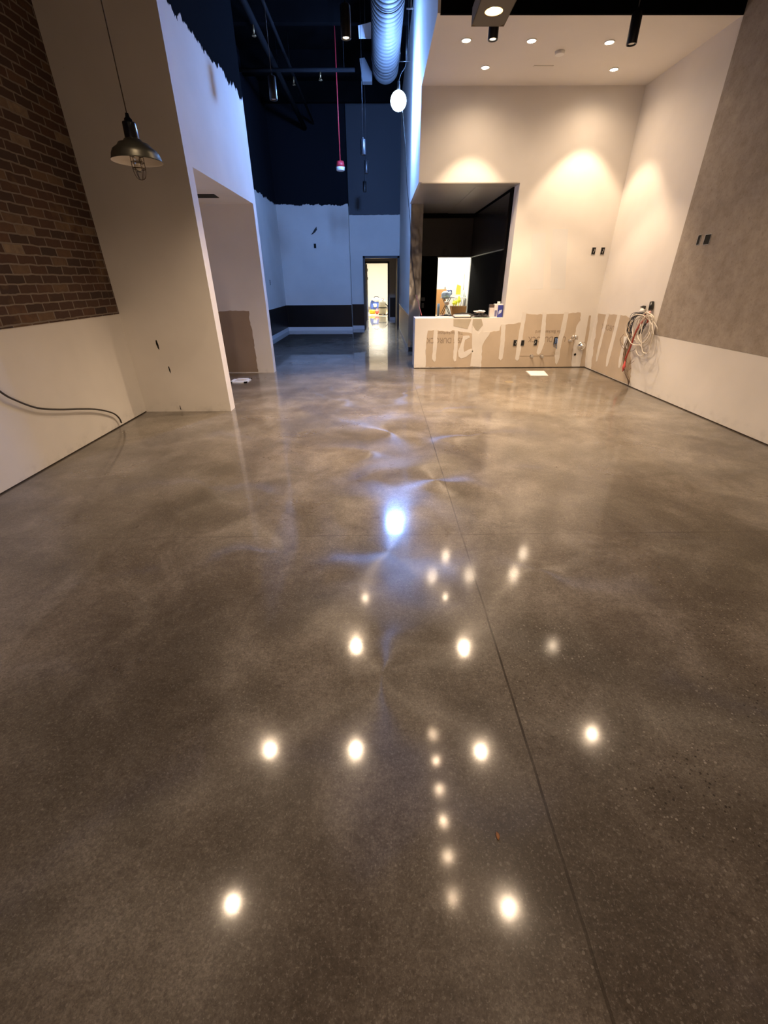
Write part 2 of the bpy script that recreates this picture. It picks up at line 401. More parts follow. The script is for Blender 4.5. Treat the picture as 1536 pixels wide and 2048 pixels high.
# passage wall on the right of the corridor
b = B(); box(b, (XP,10.6,0), (XP+.24,12.0,2.86)); box(b, (XP,10.6,2.86), (XP+.1,16.0,ZC)); box(b, (XP,12.0,0), (XP+.1,16.0,2.86)); pw = struct('wall_passage', b, m_wall)
b = B(); box(b, (XP-.008,10.62,.10), (XP,15.9,.78)); struct('wainscot', b, mat('brown_laminate', (.11,.088,.072), .35), pw, 'brown laminate wainscot')
b = B(); box(b, (XP-.016,10.62,.78), (XP,15.9,.80)); struct('chair_rail', b, m_metal, pw)
b = B(); box(b, (XP-.014,10.62,0), (XP,15.9,.10)); struct('baseboard', b, mat('grey_cove_base', (.35,.34,.33), .4), pw)
b = B(); box(b, (XP-.004,10.588,.10), (XP+.25,10.6,2.855)); box(b, (XP+.24,10.6,.10), (XP+.25,12.0,2.855)); struct('steel_cladding', b, m_steel, pw, 'dark polished steel cladding')
b = B(); box(b, (XP,10.58,0), (XP+.25,10.60,.10)); struct('steel_foot', b, m_plastic_black, pw)
# far walls of the corridor
b = B(); box(b, (XL,15.5,0), (-.90,16.12,ZC)); wf = struct('wall_far_left', b, m_far_l)
b = B(); box(b, (XL,15.49,.11), (-.90,15.5,.775)); struct('dado', b, m_dado, wf, 'black gloss dado')
b = B(); box(b, (XL,15.475,0), (-.89,15.5,.11)); struct('baseboard_far', b, m_base)
b = B(); box(b, (XL,8.27,.11), (XL+.01,15.49,.775)); struct('trim_1', b, m_dado)
b = B(); box(b, (XL,8.27,0), (XL+.015,15.475,.11)); struct('baseboard_left', b, m_base)
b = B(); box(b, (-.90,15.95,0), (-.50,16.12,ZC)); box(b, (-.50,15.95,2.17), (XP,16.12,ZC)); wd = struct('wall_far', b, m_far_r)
b = B(); box(b, (-.90,15.94,.11), (-.50,15.95,.775)); struct('dado', b, m_dado, wd, 'black gloss dado')
b = B(); box(b, (-.90,15.93,0), (-.50,15.95,.11)); struct('baseboard', b, m_base, wd)
b = B()
box(b, (-.505,15.93,0), (-.44,16.14,2.17)); box(b, (.625,15.93,0), (.688,16.14,2.17)); box(b, (-.505,15.93,2.115), (.688,16.14,2.18))
struct('door_1', b, m_navy)
# vestibule behind the first doorway
m_vest = wall_mat('vestibule_paint', (.62,.56,.48))
b = B()
box(b, (.70,16.12,0), (.8,19.6,2.6)); box(b, (.40,19.6,0), (.8,19.72,2.6)); box(b, (-.52,19.6,2.09), (.40,19.72,2.6)); box(b, (-2.5,19.6,0), (-.52,19.72,2.6)); box(b, (-2.5,16.12,0), (-2.4,19.6,2.6)); box(b, (-2.5,16.12,2.5), (.8,19.72,2.6))
wv = struct('wall_vestibule', b, m_vest)
b = B(); box(b, (.47,19.585,.11), (.70,19.6,.85)); struct('dado', b, m_dado, wv)
b = B(); box(b, (.47,19.58,0), (.70,19.6,.11)); struct('baseboard', b, m_base, wv)
b = B(); box(b, (-.56,19.56,0), (-.50,19.74,2.13)); box(b, (.375,19.56,0), (.44,19.74,2.13)); box(b, (-.56,19.56,2.075), (.44,19.74,2.14)); struct('door_2', b, m_navy)
# white open door leaf
t = thing('door_leaf', (-.49,19.75,0), 'white door standing open inside the far bright doorway, seen edge on with hinges', 'door')
b = B(); box(b, (-.50,19.76,.01), (-.455,20.65,2.06)); obj('leaf', b, m_white, t)
for z in (.35,1.55,1.85):
    b = B(); cyl(b, (-.445,19.76,z-.05), (-.445,19.76,z+.05), .012); obj('hinge', b, m_metal, t)
# bright store room
m_bright = mat('bright_room_paint', (.80,.79,.74), .8)
b = B(); box(b, (-3,27,0), (3,27.1,3)); box(b, (-3,19.72,0), (-2.9,27,3)); box(b, (2.9,19.72,0), (3,27,3)); box(b, (-3,19.72,2.9), (3,27,3)); box(b,(-3,19.72,2.6),(3,19.8,3)); box(b,(.8,19.72,0),(3,19.8,2.6)); struct('wall_storeroom', b, m_bright)
m_ply = mat('plywood_floor', (.55,.42,.26), .6, noise=.3, nscale=4)
b = B(); box(b, (-3,21.6,-.1), (3,27.1,.004)); struct('floor_storeroom', b, m_ply)
b = B(); box(b, (-3,26.98,0), (3,27.0,.14)); struct('baseboard_storeroom', b, mat('grey_vinyl_base', (.3,.29,.28), .5))
# kitchen behind the serving opening
YK = 12.0
b = B(); box(b, (XP+.02,8.72,2.86), (2.5,YK+.1,2.92)); kc = struct('ceiling_kitchen', b, m_ksteel)
b = B(); box(b, (XP-.0,YB+.002,2.845), (2.285,8.72,2.856)); struct('soffit_sheet', b, m_ksteel, kc)
b = B(); box(b, (1.65,8.73,2.853), (2.27,YK,2.8595)); struct('overlapping_sheet', b, m_ksteel2, kc)
b = B(); box(b, (2.285,8.72,0), (2.4,YK,2.86)); wk = struct('wall_kitchen_right', b, m_kflat)
b = B(); box(b, (2.262,8.90,1.98), (2.285,YK,2.80)); struct('upper_panel', b, m_kblack, wk, 'glossy black upper panel')
b = B(); box(b, (2.255,8.95,1.962), (2.285,YK,1.98)); struct('ledge', b, m_metal, wk)
b = B(); box(b, (XP+.1,YK,0), (1.47,YK+.12,2.86)); box(b, (1.47,YK,1.975), (2.285,YK+.12,2.86)); wkb = struct('wall_kitchen_back', b, m_kflat)
b = B(); box(b, (XP+.26,YK-.02,2.0), (2.26,YK,2.76)); struct('upper_panel', b, m_kblack, wkb, 'glossy black upper panel')
b = B(); box(b, (1.44,YK-.03,1.965), (2.26,YK-.0,1.985)); struct('ledge', b, m_metal, wkb)
for xx in (1.62,2.0):
    b = B(); box(b, (xx-.05,YK-.024,2.02), (xx+.05,YK-.02,2.13)); struct('adhesive_patch', b, mat('glue_smear', (.06,.05,.045), .7), wkb)
b = B(); box(b, (1.08,YK-.012,1.02), (1.18,YK,1.10)); box(b, (1.10,YK-.012,.86), (1.16,YK,.97)); struct('switch_plate', b, m_plastic_black, wkb)
# back room beyond the kitchen
b = B(); box(b, (.9,15.2,0), (2.7,15.3,2.9)); box(b, (2.62,YK+.12,0), (2.7,15.2,2.9)); box(b, (.85,YK+.12,0), (.9,15.3,2.9)); box(b, (.85,YK+.12,2.8), (2.7,15.3,2.9)); box(b,(2.285,YK,0),(2.7,YK+.12,2.9)); struct('wall_backroom', b, m_bright)

# dark strips coloured as the shade in the gap under the walls
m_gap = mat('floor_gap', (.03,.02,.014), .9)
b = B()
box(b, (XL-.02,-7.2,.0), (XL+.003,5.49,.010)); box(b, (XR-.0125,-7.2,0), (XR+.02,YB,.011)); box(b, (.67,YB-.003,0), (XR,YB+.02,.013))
struct('gap_shade', b, m_gap)

# exposed board, joint compound, print: parts of their walls
def patch(name, pts, m, parent, th, label=None, **pl):
    axis = list(pl)[0]; P = [at(u, v, **pl) for u, v in pts]
    if axis == 'y': P = [Vector((p.x, p.y, max(p.z,.014))) for p in P]; off = (0,-th,0)
    else: P = [Vector((p.x, p.y, max(p.z,.022))) for p in P]; off = ((-th if pl['x'] > 0 else th),0,0)
    b = B(); prism(b, P, off); o = obj(name, b, m, parent)
    bmesh_tri(o)
    if label: o['label'] = label
    return o
def bmesh_tri(o):
    bm = bmesh.new(); bm.from_mesh(o.data); bmesh.ops.triangulate(bm, faces=[f for f in bm.faces if len(f.verts) > 4]); bm.to_mesh(o.data); bm.free()
def rag(pts, amp=.9, step=5, seed=1):
    r = random.Random(seed); out = []
    n = len(pts)
    for i in range(n):
        a = pts[i]; c = pts[(i+1)%n]; L = math.hypot(c[0]-a[0], c[1]-a[1]); k = max(1,int(L/step))
        for s in range(k):
            t = s/k; out.append((a[0]+(c[0]-a[0])*t+(r.uniform(-amp,amp) if s else 0), a[1]+(c[1]-a[1])*t+(r.uniform(-amp,amp) if s else 0)))
    return out
patch('exposed_board', rag([(856,661),(868,660),(900,664),(905,660),(916,662),(944,667),(946,734),(851,734),(852,690)],seed=2), m_board, wb, .002, 'bare tan board', y=YB)
patch('exposed_board', rag([(966,671),(982,664),(999,661),(1002,650),(1022,648),(1042,645),(1048,627),(1085,629),(1161,625),(1161,640),(1153,652),(1150,668),(1144,712),(1143,735),(962,735)],seed=3), m_board, wb, .002, 'bare tan board', y=YB)
patch('exposed_board', rag([(1178,631),(1182,631),(1178,665),(1172,700),(1169,736),(1159,736),(1166,698),(1172,665)],.4,6,4), m_board, wb, .002, y=YB)
patch('grey_patch', [(907,638),(943,638),(935,658),(907,652)], m_tape, wb, .0022, y=YB)
patch('grey_patch', [(946,638),(963,638),(966,650),(956,662),(944,656)], m_tape, wb, .0022, y=YB)
strips = [
 [(868,659),(875,659),(874,690),(871,722),(868,724),(864,718),(866,690)],
 [(909,660),(916,660),(915,700),(912,722),(908,723),(906,716),(908,690)],
 [(926,672),(938,671),(940,675),(930,680),(927,695),(928,704),(943,697),(946,703),(932,714),(922,717),(917,713),(916,702),(922,687)],
 [(945,650),(951,660),(957,668),(962,662),(966,650),(966,664),(981,663),(978,670),(969,682),(962,698),(961,716),(960,733),(940,733),(944,700),(944,668)],
 [(1003,648),(1011,649),(1010,680),(1005,717),(1001,721),(997,717),(1000,690)],
 [(1045,624),(1053,624),(1048,655),(1044,685),(1038,718),(1034,722),(1030,718),(1034,690),(1040,655)],
 [(1085,624),(1093,624),(1091,655),(1089,685),(1081,706),(1076,710),(1073,706),(1080,675),(1083,650)],
 [(1128,624),(1137,624),(1132,655),(1124,682),(1120,700),(1119,715),(1113,730),(1110,725),(1109,712),(1113,690),(1121,660)]]
for i, s in enumerate(strips): patch('joint_compound', rag(s,.5,6,20+i), m_skim, wb, .0045, y=YB)
patch('thin_primer', [(1065,468),(1092,465),(1086,578),(1060,578)], m_blue_patch, wb, .0008, y=YB)
patch('thin_primer', [(1106,458),(1136,458),(1130,578),(1100,578)], m_blue_patch, wb, .0008, y=YB)
patch('exposed_board', rag([(1197,627),(1252,631),(1262,640),(1262,773),(1182,738),(1188,690)],seed=5), m_board, wr, .002, 'bare tan board', x=XR)
for i, s in enumerate([[(1213,627),(1219,627),(1209,665),(1200,700),(1195,722),(1192,724),(1193,710),(1200,680)],
          [(1235,630),(1242,630),(1233,665),(1222,710),(1215,733),(1212,733),(1214,712),(1224,675)],
          [(1245,690),(1249,692),(1243,728),(1239,737),(1237,734),(1239,715)]]):
    patch('joint_compound', rag(s,.4,6,40+i), m_skim, wr, .0045, x=XR)
patch('exposed_board', rag([(430,624),(460,621),(498,622),(499,640),(505,665),(510,700),(517,746),(440,746)],.8,5,6), m_board_dark, alc, .002, 'bare brown board in the alcove', y=8.10)
# shadowless gaps: knife cuts in the pillar face
for i, pts in enumerate([[(311,681),(313,680),(317,690),(319,700),(316,697),(312,688)],[(336,733),(338,733),(341,741),(342,747),(339,743)],[(359,811),(360,811),(363,820),(361,819)]]):
    patch('slit', pts, m_dark, alc, .0012, 'small dark slit', y=5.49)

# lettering printed upside down on the boards
def lettering(txt, size, origin, right, up, m, parent, name='board_lettering', squeeze=1.0):
    cu = bpy.data.curves.new(name, 'FONT'); cu.body = txt; cu.size = size; cu.extrude = .0004; cu.align_x = 'LEFT'
    tmp = bpy.data.objects.new(name, cu); COL.objects.link(tmp)
    bpy.context.view_layer.update()
    me = bpy.data.meshes.new_from_object(tmp.evaluated_get(bpy.context.evaluated_depsgraph_get()))
    bpy.data.objects.remove(tmp)
    r = Vector(right).normalized(); u = Vector(up).normalized(); n = r.cross(u)
    W = Matrix((( *(r*squeeze)[:], 0), (*u, 0), (*n, 0), (0,0,0,1))).transposed(); W.translation = Vector(origin)
    if parent: W = world_inv(parent) @ W
    me.transform(W); me.materials.clear(); me.materials.append(m)
    o = bpy.data.objects.new(name, me); COL.objects.link(o); o.parent = parent
    return o
yt = YB-.0032
lettering('USG DUROCK', .135, (1.60,yt,.545), (-1,0,0), (0,0,-1), m_text, wb, squeeze=.82)
lettering('Tile Backerboard', .078, (1.56,yt,.655), (-1,0,0), (0,0,-1), m_text, wb, squeeze=.95)
lettering('USG DUROCK', .135, (3.50,yt,.555), (-1,0,0), (0,0,-1), m_text, wb, squeeze=.82)
lettering('Tile Backerboard', .078, (3.42,yt,.665), (-1,0,0), (0,0,-1), m_text, wb, squeeze=.95)
lettering('DUROCK', .13, (XR-.0032,7.55,.80), (0,1,0), (0,0,-1), m_text, wr, squeeze=1.0)

# ------------------------------------------------------------------ lights
def set_power(o, y):
    for ch in o.children:
        if ch.type == 'LIGHT': ch.data = ch.data.copy(); ch.data.energy = ROW_POWER[int(y)]*(.22 if o.location.x > 2 and y > 4 else 1)
def cylinder_downlight(on=True, dim=False):
    t = thing('cylinder_downlight', (0,0,0), 'black cylinder downlight', 'lamp')
    b = B(); lathe(b, [(0,.23),(.046,.23),(.05,.225),(.05,.004),(.048,0),(.043,0),(.041,.006),(.036,.045),(0,.045)], n=28); obj('housing', b, m_plastic_black, t)
    b = B(); cyl(b, (0,0,.23), (0,0,.27), .012, .006); cyl(b, (0,0,.27), (0,0,2.4), .0035, n=6); obj('cord', b, m_plastic_black, t)
    b = B(); cyl(b, (0,0,.008), (0,0,.016), .028, n=20); obj('lens', b, m_lens if on else (m_lens_dim if dim else m_lens_off), t)
    if on or dim:
        lamp('SPOT', 'downlight_beam', t, (0,0,-.004), P_CYL, WARM, spot_size=math.radians(104), spot_blend=.85, shadow_soft_size=.03)
    return t
m_lens = mat('lit_lens', (1,1,1), .4, emit=(1,.80,.55), strength=70)
m_lens_dim = mat('dim_lens', (1,1,1), .4, emit=(1,.80,.55), strength=9)
m_lens_off = mat('unlit_lens', (.35,.33,.30), .15)
con = cylinder_downlight(True); coff = cylinder_downlight(False); cdim = cylinder_downlight(False, True)
spots = [(-1.42,1.68,1,'the bright floor glint at lower left'),(1.15,1.62,1,'the bright floor glint at lower right'),(-1.40,3.15,1,'the leftmost middle row glint'),
 (-.34,3.13,1,'the second middle row glint from left'),(1.20,3.09,1,'the floor glint beside the long joint'),(2.66,3.29,1,'the rightmost middle row glint'),
 (-.41,4.82,1,'the glint below the blue one'),(2.70,4.77,1,'the upper right glint by the gritty patch')]
first = True
for x, y, k, d in spots:
    o = con if first else copy_tree(con); first = False
    o.location = (x,y,3.6); set_power(o, y); o['label'] = 'lit black cylinder downlight overhead, mirrored as '+d; o['group'] = 'cylinder downlights above the near floor'
vis = [(1.17,5.97,1,'lit black cylinder downlight against the white ceiling, below the grey strip light'),
 (-.30,5.94,1,'small lit cylinder downlight in the dark left of the round duct'),
       (1.29,4.74,1,'dim black cylinder downlight overhead, mirrored as a faint glint near the floor joint')]
for i, (x, y, k, d) in enumerate(vis):
    o = cdim if i == 0 else copy_tree(cdim); o.location = (x,y,3.6); set_power(o, y); o['label'] = d; o['group'] = 'hanging cylinder downlights'
first = True
for x, y, z, d in [(2.62,6.07,3.6,'unlit black cylinder downlight against the right half of the white ceiling'),
 (-1.37,7.56,3.6,'unlit cylinder downlight near the black wall top at left, pale gleam down its side'),
 (-.27,10.39,3.6,'unlit cylinder downlight on a cord, blue lit, nearest of three down the corridor'),
 (-.25,12.0,3.6,'unlit cylinder downlight in the middle of the three down the corridor'),
 (-.35,14.28,3.6,'unlit cylinder downlight farthest down the corridor, above the jog in the blue wall')]:
    o = coff if first else copy_tree(coff); first = False
    o.location = (x,y,z); o['label'] = d; o['group'] = 'hanging cylinder downlights'

# recessed cans in the white ceiling
def can():
    t = thing('recessed_downlight', (0,0,0), '', 'lamp', 'recessed downlights in the white ceiling')
    b = B(); lathe(b, [(.062,0),(.062,-.006),(.050,-.008),(.048,0)], n=28); obj('trim_ring', b, m_white, t)
    b = B(); cyl(b, (0,0,-.004), (0,0,-.001), .050, n=24); obj('lens', b, m_can, t)
    lamp('SPOT', 'can_beam', t, (0,0,-.02), P_CAN, WARM, spot_size=math.radians(79), spot_blend=.35, shadow_soft_size=.04)
    lamp('SPOT', 'can_spill', t, (0,0,-.02), P_SPILL, WARM, spot_size=math.radians(158), spot_blend=1.0, shadow_soft_size=.04)
    return t
m_can = mat('lit_can', (1,1,1), .4, emit=(1,.86,.66), strength=60)
c0 = can(); first = True
for x, y, d in [(1.072,7.075,'front left'),(1.855,7.088,'front middle, right of the hanging black cylinder'),(2.806,7.125,'front right'),(1.461,7.805,'back left'),(3.229,7.871,'back right, nearest the corner')]:
    o = c0 if first else copy_tree(c0); first = False
    o.location = (x,y,3.99); o['label'] = 'lit recessed downlight in the white ceiling, '+d
b = B(); cyl(b, at(1120,103,z=3.99)-Vector((0,0,.03)), at(1120,103,z=3.99), .055, .06, n=24); one('smoke_detector', b, m_white, 'round white cover on the white ceiling between the downlights', 'smoke detector')
p = at(1087,132,z=3.99); b = B(); box(b, p+Vector((-.13,-.02,-.006)), p+Vector((.13,.02,-.0005))); one('ceiling_patch', b, m_skim, 'rough plaster smear on the white ceiling near its rear', 'patch')

# strip light overhead with round openings
t = thing('strip_light', (.52,1.9,2.5), 'grey metal strip light hanging overhead with round lit openings', 'lamp')
m_strip = mat('grey_strip_metal', (.10,.085,.07), .45, .4)
ys = [2.60,2.34,2.08,1.83,1.58,1.33]
bm = B(); x0, x1, y0, y1 = .43, .578, 1.1, 2.72
verts_o = [(x0,y0),(x1,y0),(x1,y1),(x0,y1)]
cut = sorted(ys); n = 24; edges = [y0]+[(a+c)/2 for a, c in zip(cut, cut[1:])]+[y1]
for k, yc in enumerate(cut):                         # each segment: a square plate with a round hole
    ya, yb_ = edges[k], edges[k+1]; xc = (x0+x1)/2; ring = []; outer = []
    for i in range(n):
        a = 2*PI*i/n+PI/n; ring.append(bm.verts.new((xc+.038*math.cos(a), yc+.038*math.sin(a), 2.5)))
        cx, sy = math.cos(a), math.sin(a); sx = ((x1-x0)/2)/abs(cx) if abs(cx) > 1e-6 else 9; syy = ((yb_-yc) if sy > 0 else (yc-ya))/abs(sy) if abs(sy) > 1e-6 else 9
        s = min(sx, syy); outer.append(bm.verts.new((xc+cx*s, yc+sy*s, 2.5)))
    for i in range(n): bm.faces.new((ring[i], ring[(i+1)%n], outer[(i+1)%n], outer[i]))
bmesh.ops.remove_doubles(bm, verts=bm.verts, dist=.0005)
box(bm, (x0,y0,2.5), (x0+.003,y1,2.56)); box(bm, (x1-.003,y0,2.5), (x1,y1,2.56)); box(bm, (x0,y0,2.5), (x1,y0+.003,2.56)); box(bm, (x0,y1-.003,2.5), (x1,y1,2.56)); box(bm, (x0,y0,2.557), (x1,y1,2.56))
obj('plate', bm, m_strip, t, fix=False)
m_glow = mat('warm_reflector', (.9,.6,.3), .4, emit=(1,.62,.25), strength=2.2)
m_fil = mat('warm_bulb', (1,.8,.6), .3, emit=(1,.60,.32), strength=26)
for yc in ys:
    xc = (x0+x1)/2
    b = B(); cyl(b, (xc,yc,2.502), (xc,yc,2.53), .0385, cap=False, n=24); r_ = obj('opening_rim', b, m_glow, t)
    b = B(); cyl(b, (xc-.006,yc,2.499), (xc-.006,yc,2.556), .0085, n=12); bu = obj('bulb', b, m_fil, t)
    b = B(); cyl(b, (xc-.026,yc,2.515), (xc-.026,yc,2.556), .008, n=10); obj('socket', b, m_metal, t)
for yy in (1.3, 2.5):
    b = B(); cyl(b, (xc,yy,2.56), (xc,yy,6.0), .002, n=6); obj('hanger_cable', b, m_plastic_black, t)
for yy in ys: lamp('SPOT', 'strip_beam', t, (-.016,yy-1.9,-.012), P_STRIP, (1,.72,.47), spot_size=math.radians(176), spot_blend=.12, shadow_soft_size=.022)
t0 = copy_tree(t); t0.location = (.52,-4.0,2.5)  # unseen copy behind the camera, added as fill for the pillar and walls
for ch in t0.children:
    if ch.type == 'LIGHT': ch.data = ch.data.copy(); ch.data.energy = P_FILL_STRIP
t0['label'] = 'unseen fill strip light behind the camera, added to light the pillar and walls'; t0['group'] = 'strip lights'; t['group'] = 'strip lights'

# big temporary work bulb
BP = (.37,9.67,4.17)
t = thing('work_light', BP, 'large blazing blue white work bulb hanging high in the corridor beside the white wall', 'lamp')
b = B(); ellipsoid(b, BP, (.135,.135,.135), 28, 18); obj('bulb', b, mat('blue_white_glow', (1,1,1), .5, emit=(.55,.78,1.0), strength=22), t)
b = B(); cyl(b, (BP[0],BP[1],BP[2]+.12), (BP[0],BP[1],BP[2]+.25), .03, .02); obj('socket', b, m_plastic_black, t)
b = B(); tube(b, smooth_path([(BP[0],BP[1],BP[2]+.25),(BP[0]+.04,BP[1],BP[2]+.34),(.50,BP[1],BP[2]+.5),(.52,BP[1],5.2),(.52,BP[1],ZC)],6), .005, 6); obj('cord', b, m_plastic_black, t)
L = lamp('POINT', 'work_bulb_light', t, (0,0,0), P_BULB, BLUE, shadow_soft_size=.155)

# room lights in the two bright rooms
for nm, loc, lab, pw_ in (('ceiling_panel', (1.75,13.9,2.79), 'flat ceiling light panel lighting the bright back room behind the kitchen', P_ROOM*.30), ('ceiling_panel', (0,23.0,2.89), 'flat ceiling light panel lighting the far store room', P_ROOM*1.7)):
    t = thing(nm, loc, lab, 'lamp'); b = B(); box(b, (loc[0]-.3,loc[1]-.6,loc[2]-.03), (loc[0]+.3,loc[1]+.6,loc[2]+.01)); obj('frame', b, m_white, t)
    b = B(); box(b, (loc[0]-.27,loc[1]-.57,loc[2]-.034), (loc[0]+.27,loc[1]+.57,loc[2]-.03)); obj('diffuser', b, mat('panel_glow', (1,1,1), .5, emit=(1,.98,.9), strength=8), t)
    lamp('AREA', 'panel_light', t, (0,0,-.045), pw_, (1,.95,.84), shape='RECTANGLE', size=.54, size_y=1.14)

# ------------------------------------------------------------------ industrial pendant
PX, PY = at(271,305,y=4.3).x, 4.3
zs = at(225,322,y=4.3).z   # rim height
t = thing('pendant_lamp', (PX,PY,zs), 'unlit metal barn pendant lamp with a wire cage, hanging left in front of the pillar', 'lamp')
def off(p): return (PX+p[0], PY+p[1], zs+p[2])
R0 = .184
m_shade = mat('aged_zinc', (.20,.19,.155), .36, .8, noise=.2, nscale=10)
b = B(); lathe(b, [(R0+.006,-.004),(R0,.004),(R0-.008,.034),(R0-.024,.062),(R0-.060,.086),(.11,.104),(.075,.114),(.062,.130),(.05,.134)], off((0,0,0)), 48); o = obj('lamp_shade', b, m_shade, t)
b = B(); lathe(b, [(R0+.004,-.004),(R0-.003,.0),(R0-.011,.028),(R0-.025,.058),(R0-.063,.081),(.10,.101),(.02,.112)], off((0,0,-.0015)), 48); obj('shade_lining', b, mat('cream_enamel', (.72,.66,.58), .5), t)
b = B(); lathe(b, [(0,.125),(.050,.125),(.052,.132),(.048,.225),(.046,.232),(.030,.236),(.028,.250),(.016,.262),(.012,.285),(0,.285)], off((0,0,0)), 28); obj('socket_cap', b, mat('black_porcelain', (.01,.011,.016), .22, coat=.4), t)
b = B(); cyl(b, off((0,0,.26)), off((0,0,6.0-zs)), .0042, n=8); obj('cord', b, mat('brown_cord', (.045,.028,.015), .7), t)
m_wire = mat('bronze_wire', (.09,.06,.035), .45, .7)
b = B()
prof = [(.046,.05),(.047,0),(.046,-.05),(.040,-.085),(.026,-.112),(0,-.122)]
for k in range(6):
    a = 2*PI*k/6+.3; P = [off((r*math.cos(a), r*math.sin(a), z)) for r, z in prof]; tube(b, smooth_path(P,4), .0024, 6)
for z, r in ((.03,.048),(-.01,.048),(-.05,.047)):
    tube(b, [off((r*math.cos(2*PI*i/24), r*math.sin(2*PI*i/24), z)) for i in range(25)], .0028, 6)
obj('wire_cage', b, m_wire, t)
b = B(); lathe(b, [(0,-.075),(.015,-.070),(.026,-.05),(.03,-.03),(.024,0),(.014,.03),(.013,.09)], off((0,0,0)), 20); obj('bulb', b, mat('clear_bulb_glass', (.9,.88,.82), .05, trans=.9), t)
b = B(); cyl(b, off((0,0,.03)), off((0,0,.11)), .02, n=16); obj('lamp_holder', b, m_plastic_black, t)

# ------------------------------------------------------------------ ceiling services in the dark
m_duct = mat('painted_duct', (.038,.039,.042), .65, 0, noise=.08, nscale=3)
t = thing('round_duct', (.17,8,4.85), 'large round spiral duct running back under the dark ceiling above the corridor', 'duct')
b = B(); n = 40; rr = .25; rings = []
yy = 4.0; k = 0
while yy < 11.0:
    rings.append((yy, rr)); rings.append((yy+.008, rr-.010)); rings.append((yy+.016, rr)); yy += .125
rings.append((11.1, rr))
R_ = []
for y, r in rings: R_.append([b.verts.new((.17+r*math.cos(2*PI*i/n), y, 5.05+r*math.sin(2*PI*i/n))) for i in range(n)])
# elbow dropping at the far end
for s in range(1,8):
    a = s/8*PI/2; R_.append([b.verts.new((.17+rr*math.cos(2*PI*i/n), 11.1+(.45)*math.sin(a)+(rr*math.sin(2*PI*i/n))*math.sin(a), 5.05+.45*(1-math.cos(a))+rr*math.sin(2*PI*i/n)*math.cos(a))) for i in range(n)])
for p_, q_ in zip(R_, R_[1:]):
    for i in range(n):
        f = b.faces.new((p_[i],p_[(i+1)%n],q_[(i+1)%n],q_[i])); f.smooth = True
b.faces.new(R_[0])
obj('spiral_pipe', b, m_duct, t)
for y in (6.2,8.6,10.6):
    b = B(); cyl(b, (.17,y,5.3), (.17,y,6.0), .005, n=6); tube(b, [(.17+.262*math.cos(2*PI*i/32), y, 5.05+.262*math.sin(2*PI*i/32)) for i in range(33)], .006, 6); obj('hanger_strap', b, m_plastic_black, t)
# white register and duct tap left of the duct
P = [at(u,v,y=10.7) for u, v in ((716,51),(742,44),(742,75),(718,75))]
t = thing('side_register', (P[0].x,10.7,P[3].z), 'pale square air register beside the round duct', 'vent')
b = B(); prism(b, P, (0,.05,0)); obj('face', b, mat('pale_register', (.75,.76,.78), .6), t)
b = B(); cyl(b, (P[0].x+.12,10.76,P[0].z-.05), (P[0].x+.12,10.76,6.0), .006); obj('hanger_rod', b, m_plastic_black, t)
P = [at(u,v,y=11.6) for u, v in ((719,117),(729,115),(744,145),(744,163),(725,163))]
b = B(); prism(b, P, (0,.16,0)); one('duct_offset', b, mat('pale_duct', (.12,.125,.135), .5), 'angled sheet metal duct piece beside the round duct, below the square register', 'duct')
def pipe(name, u0, v0, z, r, y0, y1, label, heads, cat='pipe'):
    p = at(u0, v0, z=z); t = thing(name, (p.x, y0, z), label, cat); m = mat(name+'_paint', (.006,.006,.007), .8, spec=.08)
    b = B(); cyl(b, (p.x,y0,z), (p.x,y1,z), r, n=14); obj('run', b, m, t)
    for yy in (y0+.3,(y0+y1)/2,y1-.3):
        b = B(); cyl(b, (p.x,yy,z+r*.8), (p.x,yy,ZC), .006, n=6); obj('hanger_rod', b, m, t)
    for v in heads:
        y = at(u0, v, z=z).y; head(Vector((p.x,y,z-r-.10)), .11, t)
def head(p, L_, t):
    m = m_brass
    b = B(); cyl(b, p, p+Vector((0,0,L_)), .014); cyl(b, p+Vector((0,0,-.03)), p+Vector((0,0,-.024)), .035)
    tube(b, [p+Vector((-.012,0,0)), p+Vector((-.022,0,-.014)), p+Vector((0,0,-.026)), p+Vector((.022,0,-.014)), p+Vector((.012,0,0))], .004, 6); obj('sprinkler_head', b, m, t)
m_brass = mat('brass', (.35,.24,.12), .4, .8)
pipe('sprinkler_main', 500, 30, 5.2, .055, 8.35, 15.4, 'thick black pipe running back under the dark ceiling at left', (40,))
pipe('conduit', 545, 50, 5.3, .03, 8.35, 15.4, 'thin black pipe beside the thicker one under the dark ceiling', (150,))
pp = at(640,140,z=4.9); t = thing('cross_pipe', pp, 'black pipe crossing the corridor under the dark ceiling', 'pipe'); m = mat('cross_paint', (.006,.006,.007), .8, spec=.06)
b = B(); cyl(b, (-3.0,pp.y,4.9), (-.40,pp.y,4.9), .03, n=12); obj('run', b, m, t)
for xx in (-2.6,-.6):
    b = B(); cyl(b, (xx,pp.y,4.92), (xx,pp.y,ZC), .006, n=6); obj('hanger_rod', b, m, t)
head(Vector((pp.x,pp.y,4.79)), .09, t)
for i, y in enumerate((3.2,8.9,11.0,13.2,14.9)):
    b = B(); box(b, (XL+.01,y,5.6), (.60,y+.12,6.0)); one('roof_beam', b, m_black, 'black beam under the dark ceiling, number %s from the front row' % ('one two three four five'.split()[i]), 'beam', 'roof beams')
for i, (u, v, y, L_) in enumerate(((822,17,8.2,.12),(812,123,12.0,.36))):
    p = at(u,v,y=y); b = B(); cyl(b, p+Vector((-L_/2,0,0)), p+Vector((L_/2-.02,0,0)), .008, n=8); cyl(b, p+Vector((0,0,0)), (p.x,p.y,6.0), .005, n=6); one('pipe_bracket', b, m_metal, ['thin metal bracket right of the round duct at the top edge','thin metal bracket above the blazing bulb'][i], 'bracket')
